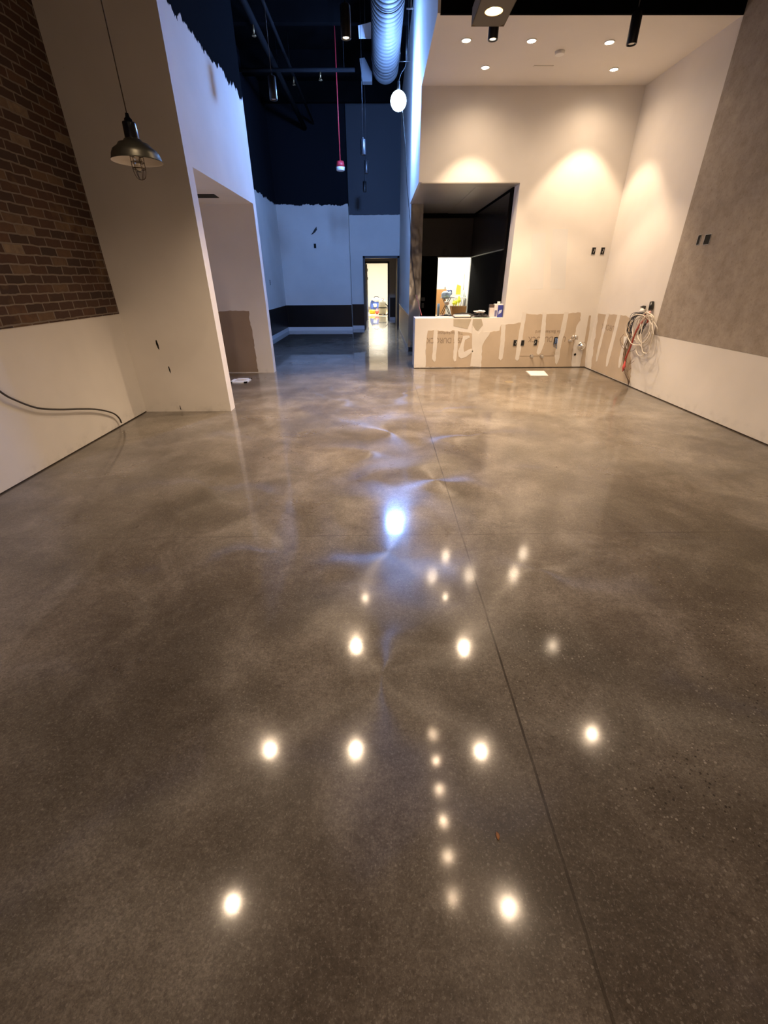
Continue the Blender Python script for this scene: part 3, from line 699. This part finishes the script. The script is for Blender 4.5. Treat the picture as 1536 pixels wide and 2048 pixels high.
# red cord with red and white fixture
p = at(681,338,z=3.6)
t = thing('red_strobe', p, 'red and white fixture hanging on a long red cord in the dark corridor', 'alarm')
m_red = mat('red_plastic', (.50,.03,.045), .45)
b = B(); cyl(b, p+Vector((0,0,.03)), p+Vector((0,0,.13)), .09, .075, n=24); obj('base', b, m_red, t)
b = B(); cyl(b, p+Vector((0,0,-.03)), p+Vector((0,0,.03)), .085, .095, n=24); obj('lens', b, mat('white_lens', (.8,.8,.82), .4), t)
b = B(); cyl(b, p+Vector((0,0,.13)), (p.x,p.y,6.0), .011, n=8); obj('cord', b, m_red, t)

# wire from the bulb down the wall to the counter
b = B()
P = [(BP[0]+.07,BP[1],BP[2]-.118), at(811,300,y=9.75), at(814,370,y=10.1), at(820,440,y=10.40), at(824,520,y=10.50), at(832,590,y=10.45)]
tube(b, smooth_path(P,8), .006, 6); P2 = [P[-1], at(836,603,y=10.3), at(839,615,y=9.6), at(843,630,y=8.84)+Vector((0,0,.0))]
o = one('drop_wire', b, m_plastic_black, 'thin dark wire dropping from the blazing bulb past the steel column', 'wire')
b = B(); tube(b, smooth_path(P2,8), .008, 6); one('red_wire', b, mat('orange_red_wire', (.55,.12,.07), .5), 'short orange red wire end reaching down to the left end of the counter', 'wire')

# ------------------------------------------------------------------ electrical boxes, pipes and stubs on the back wall
def ebox(u, v, label, group, w=.06, h=.10, wires=True, cut=False, **pl):
    p = at(u, v, **pl); axis = list(pl)[0]
    t = thing('outlet_box', p, label, 'outlet box', group)
    if axis == 'y':
        d = Vector((1,0,0)); nrm = Vector((0,-1,0))
    else:
        d = Vector((0,1,0)); nrm = Vector((-1 if pl['x'] > 0 else 1,0,0))
    up = Vector((0,0,1))
    def q(a, c, e): return p+d*a+up*c+nrm*e
    b = B()
    for s0, s1, t0, t1 in ((-w/2-.004,-w/2,-h/2,h/2),(w/2,w/2+.004,-h/2,h/2),(-w/2-.004,w/2+.004,h/2,h/2+.004),(-w/2-.004,w/2+.004,-h/2-.004,-h/2)):
        prism(b, [q(s0,t0,0),q(s1,t0,0),q(s1,t1,0),q(s0,t1,0)], nrm*.006)
    obj('box_rim', b, m_metal, t)
    b = B(); prism(b, [q(-w/2,-h/2,0),q(w/2,-h/2,0),q(w/2,h/2,0),q(-w/2,h/2,0)], nrm*.0035); obj('opening', b, m_dark, t)
    if wires:
        r = random.Random(int(u))
        for col_ in ((.6,.58,.55),(.02,.02,.02)):
            b = B(); a = r.uniform(-.015,.015)
            tube(b, smooth_path([q(a,.03,.003), q(a+.012,.01,.012), q(a-.010,-.015,.010), q(a+.008,-.035,.004)],5), .0028, 6)
            obj('wire', b, mat('wire_%d_%d' % (int(u), int(col_[0]*10)), col_, .5), t)
    return t
yw = YB-.002
ebox(1030,686,'open outlet box low on the tan board, left of the striped pair','outlet boxes on the back wall',y=yw)
ebox(1045,686,'open outlet box low on the tan board, right of the striped pair','outlet boxes on the back wall',.055,.095,False,y=yw)
ebox(1071,685,'open outlet box low on the tan board, alone above the two stub pipes','outlet boxes on the back wall',.055,.10,True,y=yw)
bx = ebox(1111,681,'open box on the tan board with blue wires sticking out','outlet boxes on the back wall',.06,.12,False,y=yw)
p = at(1111,681,y=yw)
for i in range(4):
    b = B(); tube(b, smooth_path([p+Vector((.01*i-.015,-.004,.04)), p+Vector((.015*i-.03,-.06,.0)), p+Vector((.02*i-.05,-.07,-.06)), p+Vector((.02*i-.02,-.03,-.11-.01*i))],6), .004, 6)
    obj('wire', b, mat('blue_wire' if i%2 else 'dark_wire', (.10,.22,.50) if i%2 else (.03,.03,.05), .5), bx)
ebox(1187,502,'left one of two small open boxes high on the cream back wall beside the corner','upper outlet boxes',y=YB)
ebox(1205,502,'right one of two small open boxes high on the cream back wall, nearest the corner','upper outlet boxes',y=YB)
ebox(1398,480,'narrow open box on the mottled panel, left of the pair','outlet boxes in the fibre panel',.05,.10,False,x=XR-.012)
ebox(1415,479,'wider open box on the mottled panel, right of the pair','outlet boxes in the fibre panel',.10,.10,False,x=XR-.012)
ebox(630,492,'small dark open box on the far blue lit wall','far outlet boxes',.07,.12,False,y=15.5)
ebox(540,565,'small open box on the far left blue lit wall','far outlet boxes',.07,.12,True,x=XL)
p = at(627,462,y=15.49)
b = B(); prism(b, [p+Vector(v) for v in ((-.09,0,-.10),(-.02,0,-.03),(.03,0,.04),(.10,0,.11),(.11,0,.03),(.04,0,-.04),(-.03,0,-.08))], (0,-.01,0)); one('hanging_tag', b, m_plastic_black, 'dark torn scrap on the far blue lit wall above a small box', 'scrap')
for i, (u, v) in enumerate(((1063,712),(1083,712))):
    p = at(u,v,y=yw); t = thing('stub_pipe', p, ['left','right'][i]+' one of two short capped pipes low on the tan board', 'pipe', 'capped stub pipes')
    b = B(); cyl(b, p, p+Vector((0,-.07,0)), .014, n=16); obj('pipe', b, m_chrome, t)
    b = B(); cyl(b, p+Vector((0,-.002,0)), p+Vector((0,-.010,0)), .034, .03, n=20); obj('flange', b, m_chrome, t)
    b = B(); cyl(b, p+Vector((0,-.06,0)), p+Vector((0,-.085,0)), .019, n=16); obj('cap', b, m_chrome, t)
b = B(); a, c = at(1039,712,y=yw), at(1111,712,y=yw); box(b, (a.x,yw-.002,a.z-.003), (c.x,yw,a.z+.003)); struct('chalk_line', b, m_text, wb)
for i, (u, v, s) in enumerate(((1139,681,.8),(1147,675,1.25))):
    p = at(u,v,y=yw); t = thing('shutoff_valve', p, ['small chrome valve, left of the two by the corner','larger chrome valve with a bright round knob, right of the two by the corner'][i], 'valve', 'chrome valves')
    b = B(); cyl(b, p, p+Vector((0,-.09*s,0)), .013*s, n=14); cyl(b, p+Vector((-.03*s,-.07*s,0)), p+Vector((.035*s,-.07*s,-.015)), .014*s, n=14); obj('body', b, m_chrome, t)
    b = B(); ellipsoid(b, p+Vector((-.01,-.105*s,.012*s)), (.032*s,.02*s,.032*s), 16, 10); obj('knob', b, m_chrome, t)
    b = B(); cyl(b, p, p+Vector((0,-.008,0)), .035*s, n=20); obj('flange', b, m_chrome, t)
p = at(1163,692,y=YB); t = thing('pipe_escutcheon', p, 'round chrome plate with a pipe stub low by the corner', 'pipe fitting')
b = B(); tmp = [(0.0,.0),(.075,.0),(.078,.008),(.066,.018),(.035,.026),(.034,.05),(.02,.052),(.0,.04)]
lathe(b, tmp, (0,0,0), 32); b.transform(Matrix.Translation(p) @ Matrix.Rotation(PI/2,4,'X')); obj('plate', b, m_chrome, t)
b = B(); cyl(b, p, p+Vector((0,-.075,0)), .018, n=16); obj('stub', b, m_chrome, t)
p = at(1150,709,y=YB); b = B(); cyl(b, p+Vector((0,-.003,0)), p+Vector((0,.0,0)), .022, n=18); struct('drilled_hole', b, m_dark, wb, 'small dark hole')
p = at(1119,622,y=YB)

# ------------------------------------------------------------------ floor registers
def slab(pts, z0, z1):
    P = [at(u,v,z=z0) for u, v in pts]; b = B(); prism(b, P, (0,0,z1-z0)); return b, P
p = at(1075,748,z=0); t = thing('floor_box_cover', (p.x,p.y,0), 'bright white square cover lying on the floor in front of the tan board', 'floor cover')
P = [at(u,v,z=.0) for u, v in ((1052,743),(1088,743),(1096,752),(1062,752))]
b = B(); prism(b, P, (0,0,.012)); obj('plate', b, m_white, t, .002)
cen = sum(P, Vector())/4
b = B(); prism(b, [cen+(q-cen)*1.10 for q in P], (0,0,.003)); obj('frame', b, mat('grey_frame', (.25,.22,.19), .5), t)
P = [at(u,v,z=0) for u, v in ((467,758),(503,758),(497,766),(459,766))]
t = thing('floor_register', (P[0]+P[2])/2, 'white slotted air register on the floor in the alcove', 'vent')
x0_, x1_ = min(q.x for q in P)+.03, max(q.x for q in P)-.03; y0_, y1_ = P[2].y, P[0].y
b = B()
for (a, c) in (((x0_,y0_),(x1_,y0_+.05)),((x0_,y1_-.05),(x1_,y1_)),((x0_,y0_),(x0_+.05,y1_)),((x1_-.05,y0_),(x1_,y1_))): box(b, (a[0],a[1],0), (c[0],c[1],.014))
obj('frame', b, m_white, t)
b = B(); yy = y0_+.06
while yy < y1_-.05: box(b, (x0_+.05,yy,.003), (x1_-.05,yy+.012,.011)); yy += .028
obj('grille', b, m_white, t)
b = B(); box(b, (x0_+.03,y0_+.03,.0), (x1_-.03,y1_-.03,.003)); obj('duct_opening', b, m_dark, t)
# slot diffuser in the alcove ceiling
P = [at(u,v,z=2.55) for u, v in ((391,388),(428,388),(438,395),(391,395))]
b = B(); prism(b, P, (0,0,-.006)); one('slot_diffuser', b, m_dark, 'dark slot opening in the alcove ceiling', 'vent')
p = at(1018,764,z=0); 
t = thing('floor_drain', (p.x,p.y,0), 'small flat round cleanout in the floor left of the white cover', 'drain')
b = B(); cyl(b, (p.x,p.y,0), (p.x,p.y,.003), .07, n=24); obj('cover', b, mat('dull_brass', (.35,.28,.18), .4, .6), t)

p = at(995,1672,z=0); b = B(); ellipsoid(b, (p.x,p.y,.003), (.006,.011,.002), 10, 6, .3, 5); one('brown_chip', b, mat('chip', (.30,.13,.05), .7), 'tiny reddish brown chip on the floor just left of the long joint', 'debris')
# ------------------------------------------------------------------ cables
XW = XL+.035
pts = [(-60,735),(0,783),(30,800),(75,816),(120,819),(160,818),(195,819),(225,826),(238,836),(243,846)]
P = [at(u,v,x=XW) for u, v in pts]; P[-1].z = max(P[-1].z,.02)
b = B(); tube(b, smooth_path(P,6), .0085, 8); one('grey_cable', b, mat('grey_cable_jacket', (.05,.043,.038), .5), 'dark grey cable drooping along the white wainscot down to the floor at left', 'cable')
# the bundle hanging on the right wall
XW = XR-.02
def W(u, v, d=0.0): return at(u, v, x=XW-d)
def bundle(name, paths, r, m, label, cat='cable', group=None):
    b = B()
    for pth in paths: tube(b, smooth_path(pth,6), r, 6)
    o = one(name, b, m, label, cat, group); return o
m_cream = mat('cream_cable', (.66,.60,.52), .5); m_redc = mat('red_cable', (.42,.07,.045), .5); m_blk = mat('black_cable', (.02,.02,.03), .5); m_tan = mat('dark_tan_cable', (.16,.11,.075), .6)
rnd = random.Random(4)
def loop(cu, cv, ru, rv, tilt=0, d=.03, k=12, j=1.5):
    P = []
    for i in range(k):
        a = 2*PI*i/k; x = ru*math.cos(a); y = rv*math.sin(a)
        P.append(W(cu+x*math.cos(tilt)-y*math.sin(tilt)+rnd.uniform(-j,j), cv+x*math.sin(tilt)+y*math.cos(tilt)+rnd.uniform(-j,j), d+rnd.uniform(-.006,.02)))
    return P+[P[0]]
t = thing('cable_coil', W(1285,700), 'coil of cream cables hanging on the right wall under the black clips', 'cable')
for i, (cu,cv,ru,rv,ti) in enumerate([(1288,655,17,30,.25),(1286,658,15,28,.22),(1290,657,16,31,.30),(1283,660,18,27,.12),(1287,652,13,29,.30),(1291,662,14,32,.20),(1278,660,27,31,.05),(1289,660,11,27,.26),(1294,668,12,40,.10)]):
    b = B(); tube(b, smooth_path(loop(cu,cv,ru,rv,ti,.02+.012*i),6), .0068, 6); obj('loop', b, m_cream, t)
b = B(); tube(b, smooth_path([W(1300,636,.03),W(1308,645,.05),W(1314,655,.05),W(1316,664,.03)],6), .007, 6); obj('cable_tail', b, m_cream, t)
b = B(); tube(b, smooth_path([W(1273,688,.05),W(1272,700,.05),W(1276,710,.06),W(1284,712,.06),W(1291,706,.05)],6), .007, 6); obj('cable_tail', b, m_cream, t)
bundle('red_cable', [[W(1290,630,.07),W(1282,645,.09),W(1272,662,.09),W(1266,680,.08),W(1262,692,.07),W(1256,706,.06),W(1251,720,.05),W(1249,732,.04)],[W(1293,632,.08),W(1288,640,.10),W(1279,652,.10),W(1270,668,.09),W(1264,684,.08),W(1258,700,.06),W(1250,718,.05)],[W(1292,634,.06),W(1296,640,.07),W(1294,646,.07)]], .011, m_redc, 'red cable slanting down through the coil on the right wall')
b = B()
for i in range(12):
    pth = [W(1288+rnd.uniform(-6,6),628+rnd.uniform(-3,3),.04)]
    for (u,v) in ((1270,630),(1262,645),(1258,660),(1262,668)): pth.append(W(u+rnd.uniform(-5,5), v+rnd.uniform(-4,4), rnd.uniform(.02,.08)))
    tube(b, smooth_path(pth,5), .0038, 5)
for i in range(5):
    tube(b, smooth_path([W(1296+rnd.uniform(-2,2),630,.04)]+[W(u+rnd.uniform(-3,3),v,rnd.uniform(.02,.06)) for u, v in ((1292,645),(1284,658),(1280,668))],5), .0045, 5)
one('black_wire_bundle', b, m_blk, 'tangle of thin black wires at the upper left of the coil on the right wall', 'wires')
b = B()
for i in range(7):
    tube(b, smooth_path([W(1257+rnd.uniform(-2,6),672,.04)]+[W(u+rnd.uniform(-2.5,2.5),v,rnd.uniform(.015,.06)) for u, v in ((1251,690),(1249,708),(1248,728),(1251,745),(1257,760))]+[Vector((XR-.03,W(1259,766).y,.02))],5), .0036, 5)
for (u0,v0,u1,v1,u2,v2) in ((1241,675,1242,690,1249,700),(1249,716,1258,728,1268,722),(1250,730,1256,740,1262,736),(1256,704,1268,700,1272,690),(1248,668,1240,680,1247,692)):
    tube(b, smooth_path([W(u0,v0,.02),W(u1,v1,.05),W(u2,v2,.02)],6), .0032, 5)
one('thin_wire_bundle', b, m_tan, 'loose thin dark wires running down the right wall to a hole at the floor', 'wires')
b = B(); ellipsoid(b, W(1248,733,.05), (.02,.022,.07), 14, 8, .3, 3); one('red_tape_wrap', b, mat('red_tape', (.70,.10,.09), .5), 'lump of bright red tape on the wires low on the right wall', 'tape')
t = thing('cable_clip', W(1302,612), 'black clip with a pink tag holding the coil, right of two at its top', 'clip')
b = B(); cyl(b, W(1302,612,-.0)+Vector((0,0,.05)), W(1301,620,.02), .030, n=14); obj('clip', b, m_plastic_black, t)
b = B(); tube(b, [W(1300,622,.03),W(1299,630,.03)], .018, 8); obj('tag', b, mat('pink_tag', (.75,.42,.38), .5), t)
t = thing('wall_bracket', W(1285,620), 'white and black bracket the wires hang from, left of the clip on the right wall', 'bracket')
b = B(); ellipsoid(b, W(1284,622,.03), (.03,.045,.035), 16, 10); obj('boss', b, m_white, t)
b = B(); prism(b, [W(1282,614),W(1289,611),W(1292,612),W(1291,618),W(1287,616)], (-.02,0,0)); obj('plate', b, m_plastic_black, t)
t = thing('junction_strip', W(1253,680), 'narrow white vertical box behind the wires on the right wall', 'box')
b = B(); prism(b, [W(1250,673),W(1257,673),W(1255,697),W(1249,695)], (-.02,0,0)); obj('cover', b, m_white, t)

# ------------------------------------------------------------------ things on the counter
ZK = .88
# notebook
def xy(u, v, z): p = at(u,v,z=z); return p
p = at(921,636,z=ZK); t = thing('notebook', (p.x,8.55,ZK), 'white open notebook with a black cover lying on the counter edge', 'book')
xa, xb = at(907,636,y=8.5).x, at(941,636,y=8.5).x
b = B(); box(b, (xa,8.44,ZK), (xb,8.66,ZK+.012)); obj('cover', b, m_plastic_black, t)
b = B(); box(b, (xa+.01,8.45,ZK+.012), (xb-.012,8.65,ZK+.045)); obj('pages', b, mat('paper', (.85,.82,.78), .7), t, .004)
b = B(); ellipsoid(b, (xb-.10,8.755,ZK+.035), (.16,.06,.035), 24, 10, .25, 9); one('folded_black_cloth', b, mat('black_cloth', (.02,.018,.018), .8), 'low folded black cloth on the counter behind the notebook', 'cloth')
def crumple(cx, cy, cz, rx, ry, rz, seed, n=26, m=14):
    b = B(); ellipsoid(b, (cx,cy,cz), (rx,ry,rz), n, m, .5, seed); r = random.Random(seed)
    for v in b.verts:
        d = v.co-Vector((cx,cy,cz)); v.co += d*r.uniform(-.18,.18); v.co.z = max(v.co.z, ZK+.001)
    for f in b.faces: f.smooth = False
    return b
cx = at(958,630,y=8.6).x
one('black_plastic_bag', crumple(cx+.005,8.60,ZK+.03,.145,.10,.05,3), mat('black_film', (.03,.028,.03), .3), 'crumpled black plastic bag on the counter between the notebook and the cans', 'bag')
one('crumpled_paper', crumple(cx+.0,8.55,ZK+.098,.085,.05,.020,8), mat('white_paper', (.8,.76,.72), .7), 'crumpled white paper on top of the black plastic bag on the counter', 'paper')
p0 = at(981,634,y=8.55); t = thing('drink_carton', (p0.x,8.55,ZK), 'narrow pale carton with a dark top on the counter, left of the blue can', 'carton')
hx = at(985.5,634,y=8.5).x-at(977.5,634,y=8.5).x
b = B(); box(b, (p0.x-.04,8.51,ZK), (p0.x+.04,8.59,ZK+.165)); obj('body', b, mat('pale_carton', (.62,.56,.54), .5), t, .004)
b = B(); box(b, (p0.x-.041,8.509,ZK+.165), (p0.x+.041,8.591,ZK+.215)); obj('cap_band', b, mat('dark_band', (.10,.07,.06), .5), t, .004)
p0 = at(994.5,634,y=8.55); t = thing('solvent_can', (p0.x,8.55,ZK), 'white and blue rectangular can with a white cap on the counter by the jamb', 'can')
X0 = p0.x
b = B(); box(b, (X0-.085,8.50,ZK), (X0+.075,8.60,ZK+.225)); obj('body', b, mat('can_white', (.75,.72,.72), .4), t, .008)
b = B(); box(b, (X0-.020,8.497,ZK+.005), (X0+.076,8.603,ZK+.205)); obj('blue_label', b, mat('deep_blue_label', (.045,.06,.30), .4), t)
b = B(); box(b, (X0-.072,8.496,ZK+.02), (X0-.030,8.50,ZK+.12)); obj('print_block', b, mat('dark_blue_print', (.16,.16,.30), .5), t)
b = B(); prism(b, [(X0+.01,8.495,ZK+.12),(X0+.06,8.495,ZK+.13),(X0+.05,8.495,ZK+.085),(X0+.0,8.495,ZK+.05),(X0+.0,8.495,ZK+.10)], (0,.004,0)); obj('label_mark', b, mat('pale_mark', (.55,.6,.75), .5), t)
b = B(); cyl(b, (X0-.0,8.55,ZK+.225), (X0-.0,8.55,ZK+.262), .03, .026, n=20); obj('cap', b, m_white, t)
b = B(); box(b, (.70,8.47,ZK), (.90,8.80,ZK+.004)); one('paper_sheet', b, mat('pale_sheet', (.75,.68,.62), .7), 'pale sheet lying on the left end of the counter', 'paper')
b = B(); box(b, (1.02,8.50,ZK), (1.38,8.62,ZK+.008)); box(b, (1.08,8.52,ZK+.008), (1.30,8.60,ZK+.02)); one('plaster_offcut', b, m_white, 'thin white offcut strips lying on the counter left of the notebook', 'offcut')

# ------------------------------------------------------------------ things in the bright back room behind the kitchen
TY0, TY1, TZ = 12.55, 13.5, .60
t = thing('work_table', (1.95,13.0,0), 'low work table in the bright back room, mostly hidden by the counter', 'table')
b = B(); box(b, (1.35,TY0,TZ-.03), (2.58,TY1,TZ)); obj('tabletop', b, mat('table_wood', (.50,.36,.22), .6), t)
for x, y in ((1.4,12.6),(2.53,12.6),(1.4,13.45),(2.53,13.45)):
    b = B(); box(b, (x-.02,y-.02,0), (x+.02,y+.02,TZ-.03)); obj('leg', b, m_metal, t)
m_card = mat('cardboard', (.58,.29,.11), .8, noise=.08, nscale=5)
ca, cb_ = at(902,612,y=12.7), at(934,612,y=12.7)
t = thing('cardboard_box', ((ca.x+cb_.x)/2,12.75,TZ), 'open brown cardboard box seen through the serving opening', 'box')
z1 = ca.z; b = B(); w_ = (cb_.x-ca.x)/2; xm = (ca.x+cb_.x)/2; dp = .16
def taper(b, z0, z1, w0, w1, d0, d1, y):
    vs = []
    for z, w, d in ((z0,w0,d0),(z1,w1,d1)): vs += [b.verts.new((xm+sx*w, y+sy*d, z)) for sx, sy in ((-1,-1),(1,-1),(1,1),(-1,1))]
    for i in range(4): b.faces.new((vs[i],vs[(i+1)%4],vs[4+(i+1)%4],vs[4+i]))
    b.faces.new(vs[3::-1])
taper(b, TZ+.001, z1-.01, w_*.72, w_, dp*.8, dp, 12.78); taper(b, TZ+.008, z1-.01, w_*.70, w_*.98, dp*.77, dp*.97, 12.78)
for i in range(4): pass
obj('carton', b, m_card, t, fix=False)
b = B(); box(b, (xm-w_,12.61,z1-.012), (xm+w_,12.625,z1+.0)); obj('rim', b, mat('card_edge', (.60,.40,.22), .8), t)
# bags and tools behind
p = at(893,590,y=13.2); t = thing('tool_bag', (p.x,13.2,TZ), 'blue and white bag slumped on a stand in the bright back room', 'bag')
b = B(); ellipsoid(b, (p.x,13.2,p.z), (.14,.12,.10), 24, 14, .25, 11); obj('body', b, mat('pale_blue_film', (.40,.50,.68), .35), t)
b = B(); ellipsoid(b, (p.x+.07,13.26,p.z+.05), (.10,.09,.07), 20, 12, .3, 12); obj('blue_fold', b, mat('dark_blue_cloth', (.04,.07,.22), .6), t)
b = B(); ellipsoid(b, (p.x+.0,13.12,p.z-.04), (.07,.05,.04), 16, 10, .3, 13); obj('pale_lining', b, mat('green_white', (.55,.70,.60), .5), t)
t = thing('folding_stand', (p.x,13.15,TZ), 'dark metal folding stand carrying the blue bag in the back room', 'stand')
for i, (x0s,x1s) in enumerate(((-.13,.10),(.12,-.10))):
    for yy in (13.0,13.3):
        b = B(); tube(b, [(p.x+x0s,yy,TZ+.012),(p.x+x1s,yy,p.z-.06)], .010, 8); obj('leg', b, m_plastic_black, t)
b = B(); box(b, (p.x-.16,13.0,p.z-.07), (p.x+.20,13.32,p.z-.055)); obj('shelf', b, mat('grey_shelf', (.25,.25,.27), .5), t)
p = at(893,606,y=13.0)
b = B(); ellipsoid(b, (p.x,12.95,p.z), (.075,.06,.05), 20, 12, .15, 15); one('pale_helmet', b, mat('pink_white', (.72,.60,.52), .5), 'pale rounded bundle under the blue bag in the back room', 'bundle')
p = at(893,625,y=12.7)
for i in range(5):
    b = B(); q = Vector((p.x-.13+.055*i, 12.66+.05*(i%2), TZ+.02+.012*(i%3)))
    box(b, (q.x-.05,q.y-.04,TZ+.001), (q.x+.05,q.y+.04,q.z+.02)); b.transform(Matrix.Identity(4))
    one('tool_case', b, mat('case_%d' % i, [(.15,.15,.17),(.45,.12,.08),(.10,.10,.11),(.50,.20,.12),(.22,.22,.25)][i], .5), ['dark grey','red','black','orange red','grey'][i]+' small tool case in the row on the low table in the back room', 'case', 'tool cases on the low table', .004)
b = B(); p = at(877,612,y=13.0); cyl(b, (p.x,13.0,TZ), (p.x,13.0,p.z+.06), .035, n=18); one('blue_bottle', b, mat('blue_white_bottle', (.25,.38,.62), .4), 'blue bottle at the left edge of the back room doorway', 'bottle')
b = B(); p = at(883,583,y=14.6); box(b, (p.x-.30,14.5,.0), (p.x+.14,14.8,p.z+.06)); one('tall_carton', b, m_card, 'tall closed tan carton at the rear left of the back room', 'box')
b = B(); p = at(890,576,y=14.6); box(b, (p.x-.02,14.55,p.z-.05), (p.x+.02,14.6,p.z+.03)); one('grey_block', b, m_metal, 'small grey object on top of the tall tan carton', 'object')
t = thing('white_shelf', (2.4,14.3,0), 'white shelf table at the rear right of the back room', 'table')
zt = at(928,594,y=14.2).z; b = B(); box(b, (at(908,594,y=14.2).x,14.0,zt-.07), (2.60,14.5,zt)); obj('top', b, m_white, t)
for x in (at(911,594,y=14.2).x, 2.56):
    for y in (14.03,14.47):
        b = B(); box(b, (x-.02,y-.02,0), (x+.02,y+.02,zt-.07)); obj('leg', b, m_metal, t)
p = at(917,581,y=14.2); b = B(); prism(b, [at(u,v,y=14.2) for u, v in ((915,569),(922,572),(921,589),(912,589),(913,578))], (0,.05,0)); one('yellow_sign', b, mat('yellow_orange', (.85,.55,.06), .5), 'folded yellow floor sign standing on the white shelf', 'sign')
for i, (u, v, yy) in enumerate(((913,604,13.7),(918,600,13.8),(908,606,13.6))):
    p = at(u,v,y=yy); b = B(); ellipsoid(b, (p.x,yy,p.z), (.045,.045,.085 if i == 1 else .055), 18, 12, .35, 30+i)
    b2 = b; cyl(b2, (p.x,yy,TZ-.25), (p.x,yy,p.z-.03), .012, n=8); one('yellow_vest', b2, mat('hi_vis_%d' % i, (.80,.85,.05), .6), ['hi vis yellow bundle in the middle','tallest hi vis yellow bundle','leftmost hi vis yellow bundle'][i]+' behind the cardboard box', 'vest', 'hi vis yellow bundles')
p = at(929,553,y=14.9); t = thing('wall_switch', (2.60,14.2,p.z), 'small grey switch with a conduit on the bright room wall', 'switch')
p = at(929,553,x=2.615); b = B(); box(b, (2.605,p.y-.05,p.z-.06), (2.62,p.y+.05,p.z+.06)); obj('plate', b, m_metal, t)
p2 = at(928,580,x=2.615); b = B(); cyl(b, (2.61,p.y,p2.z), (2.61,p.y,p.z-.06), .008, n=8); obj('conduit', b, m_metal, t)
for i, (u, vt) in enumerate(((929,580),(932,584))):
    p = at(u,vt,y=14.2); b = B(); cyl(b, (p.x,14.2,zt), (p.x,14.2,p.z), .02, .008, n=12); one('spray_bottle', b, mat('grey_green_%d' % i, (.35,.40,.33), .5), ['taller','shorter'][i]+' grey green bottle on the white shelf', 'bottle', 'bottles on the white shelf')
for i, u in enumerate((923,929,934)):
    pa = at(u,595,y=13.9); b = B(); tube(b, [(pa.x,13.9,0.0),(pa.x+.03,13.93,pa.z-.03)], .012, 8); one('leaning_pole', b, [m_metal,m_plastic_black,m_white][i], ['grey','black','white'][i]+' pole standing in front of the white shelf', 'pole', 'poles before the white shelf')

# ------------------------------------------------------------------ things in the far store room
p = at(764,625,z=0) if False else at(765,629,z=.02)
vy = min(p.y, 22.8); q = at(765,629,y=vy)
vx = q.x; hgt = at(765,597,y=vy).z; w_ = (at(773,615,y=vy).x-at(757,615,y=vy).x)/2
t = thing('shop_vacuum', (vx,vy,0), 'grey canister shop vacuum on the floor of the far bright room', 'vacuum')
b = B(); lathe(b, [(0,.03),(w_*.85,.03),(w_*.92,.10),(w_,hgt*.45),(w_*.98,hgt*.52)], (vx,vy,0), 28); obj('canister', b, mat('grey_green_plastic', (.42,.43,.36), .4), t)
b = B(); lathe(b, [(w_*1.03,hgt*.42),(w_*1.05,hgt*.47),(w_*1.0,hgt*.49)], (vx,vy,0), 28); obj('band', b, m_plastic_black, t)
b = B(); lathe(b, [(w_*.97,hgt*.50),(w_*.92,hgt*.75),(w_*.7,hgt*.92),(0,hgt*.97)], (vx,vy,0), 28); obj('motor_head', b, mat('light_grey_plastic', (.50,.50,.45), .4), t)
b = B(); tube(b, smooth_path([(vx-w_*.6,vy-.05,hgt*.85),(vx,vy-.12,hgt*1.02),(vx+w_*.6,vy-.05,hgt*.85)],6), .015, 8); obj('handle', b, mat('peach_handle', (.62,.40,.32), .5), t)
b = B(); tube(b, smooth_path([(vx+w_*.7,vy-.2,hgt*.7),(vx+w_*1.35,vy-.25,hgt*.5),(vx+w_*1.3,vy-.2,.06),(vx+w_*.3,vy-.45,.03),(vx-w_*.9,vy-.3,.05)],6), .022, 8); obj('hose', b, m_plastic_black, t)
for a in range(4):
    b = B(); cyl(b, (vx+w_*.8*math.cos(a*PI/2+.7),vy+w_*.8*math.sin(a*PI/2+.7),.004), (vx+w_*.8*math.cos(a*PI/2+.7),vy+w_*.8*math.sin(a*PI/2+.7),.05), .03, n=12); obj('caster', b, m_plastic_black, t)
p = at(752,603,y=24.0)
t = thing('blue_sack', (p.x,24.0,0), 'blue and white sack with dark handles in the far bright room', 'sack')
hz_ = at(752,597,y=24).z
b = B(); ellipsoid(b, (p.x,24.0,hz_*.5+.0), (.30,.22,hz_*.5), 24, 14, .15, 21); obj('body', b, mat('blue_sack_film', (.06,.13,.50), .5), t)
b = B(); ellipsoid(b, (p.x+.04,23.93,hz_*.92), (.26,.18,hz_*.16), 22, 12, .2, 22); obj('white_top', b, mat('white_sack', (.7,.74,.85), .5), t)
b = B(); tube(b, smooth_path([(p.x-.15,23.9,hz_*.95),(p.x,23.85,hz_*1.16),(p.x+.25,23.9,hz_*.98)],6), .018, 8); obj('handle', b, m_plastic_black, t)
b = B(); ellipsoid(b, (p.x-.05,23.75,hz_*.55), (.10,.03,.08), 14, 8, .3, 23); obj('white_print', b, mat('white_print', (.75,.78,.85), .5), t)
p = at(745,612,y=23.2); b = B(); ellipsoid(b, (p.x,23.2,.10), (.16,.14,.10), 20, 12, .25, 25); one('yellow_pouch', b, mat('yellow_film', (.85,.55,.03), .5), 'yellow pouch on the floor beside the grey vacuum', 'pouch')
p = at(754,612,y=23.0); b = B(); ellipsoid(b, (p.x,23.0,.12), (.10,.10,.12), 18, 12, .3, 26); one('red_rag', b, mat('red_pink_cloth', (.60,.15,.13), .7), 'red and pink rag between the yellow pouch and the grey vacuum', 'rag')
b = B(); tube(b, smooth_path([(-.35,22.0,.012),(-.1,22.15,.012),(.1,22.0,.012),(.25,22.3,.012),(.1,22.5,.012)],8), .012, 6); one('orange_cord', b, mat('orange_cord_jacket', (.65,.22,.10), .6), 'orange cord lying on the wooden floor of the far bright room', 'cord')
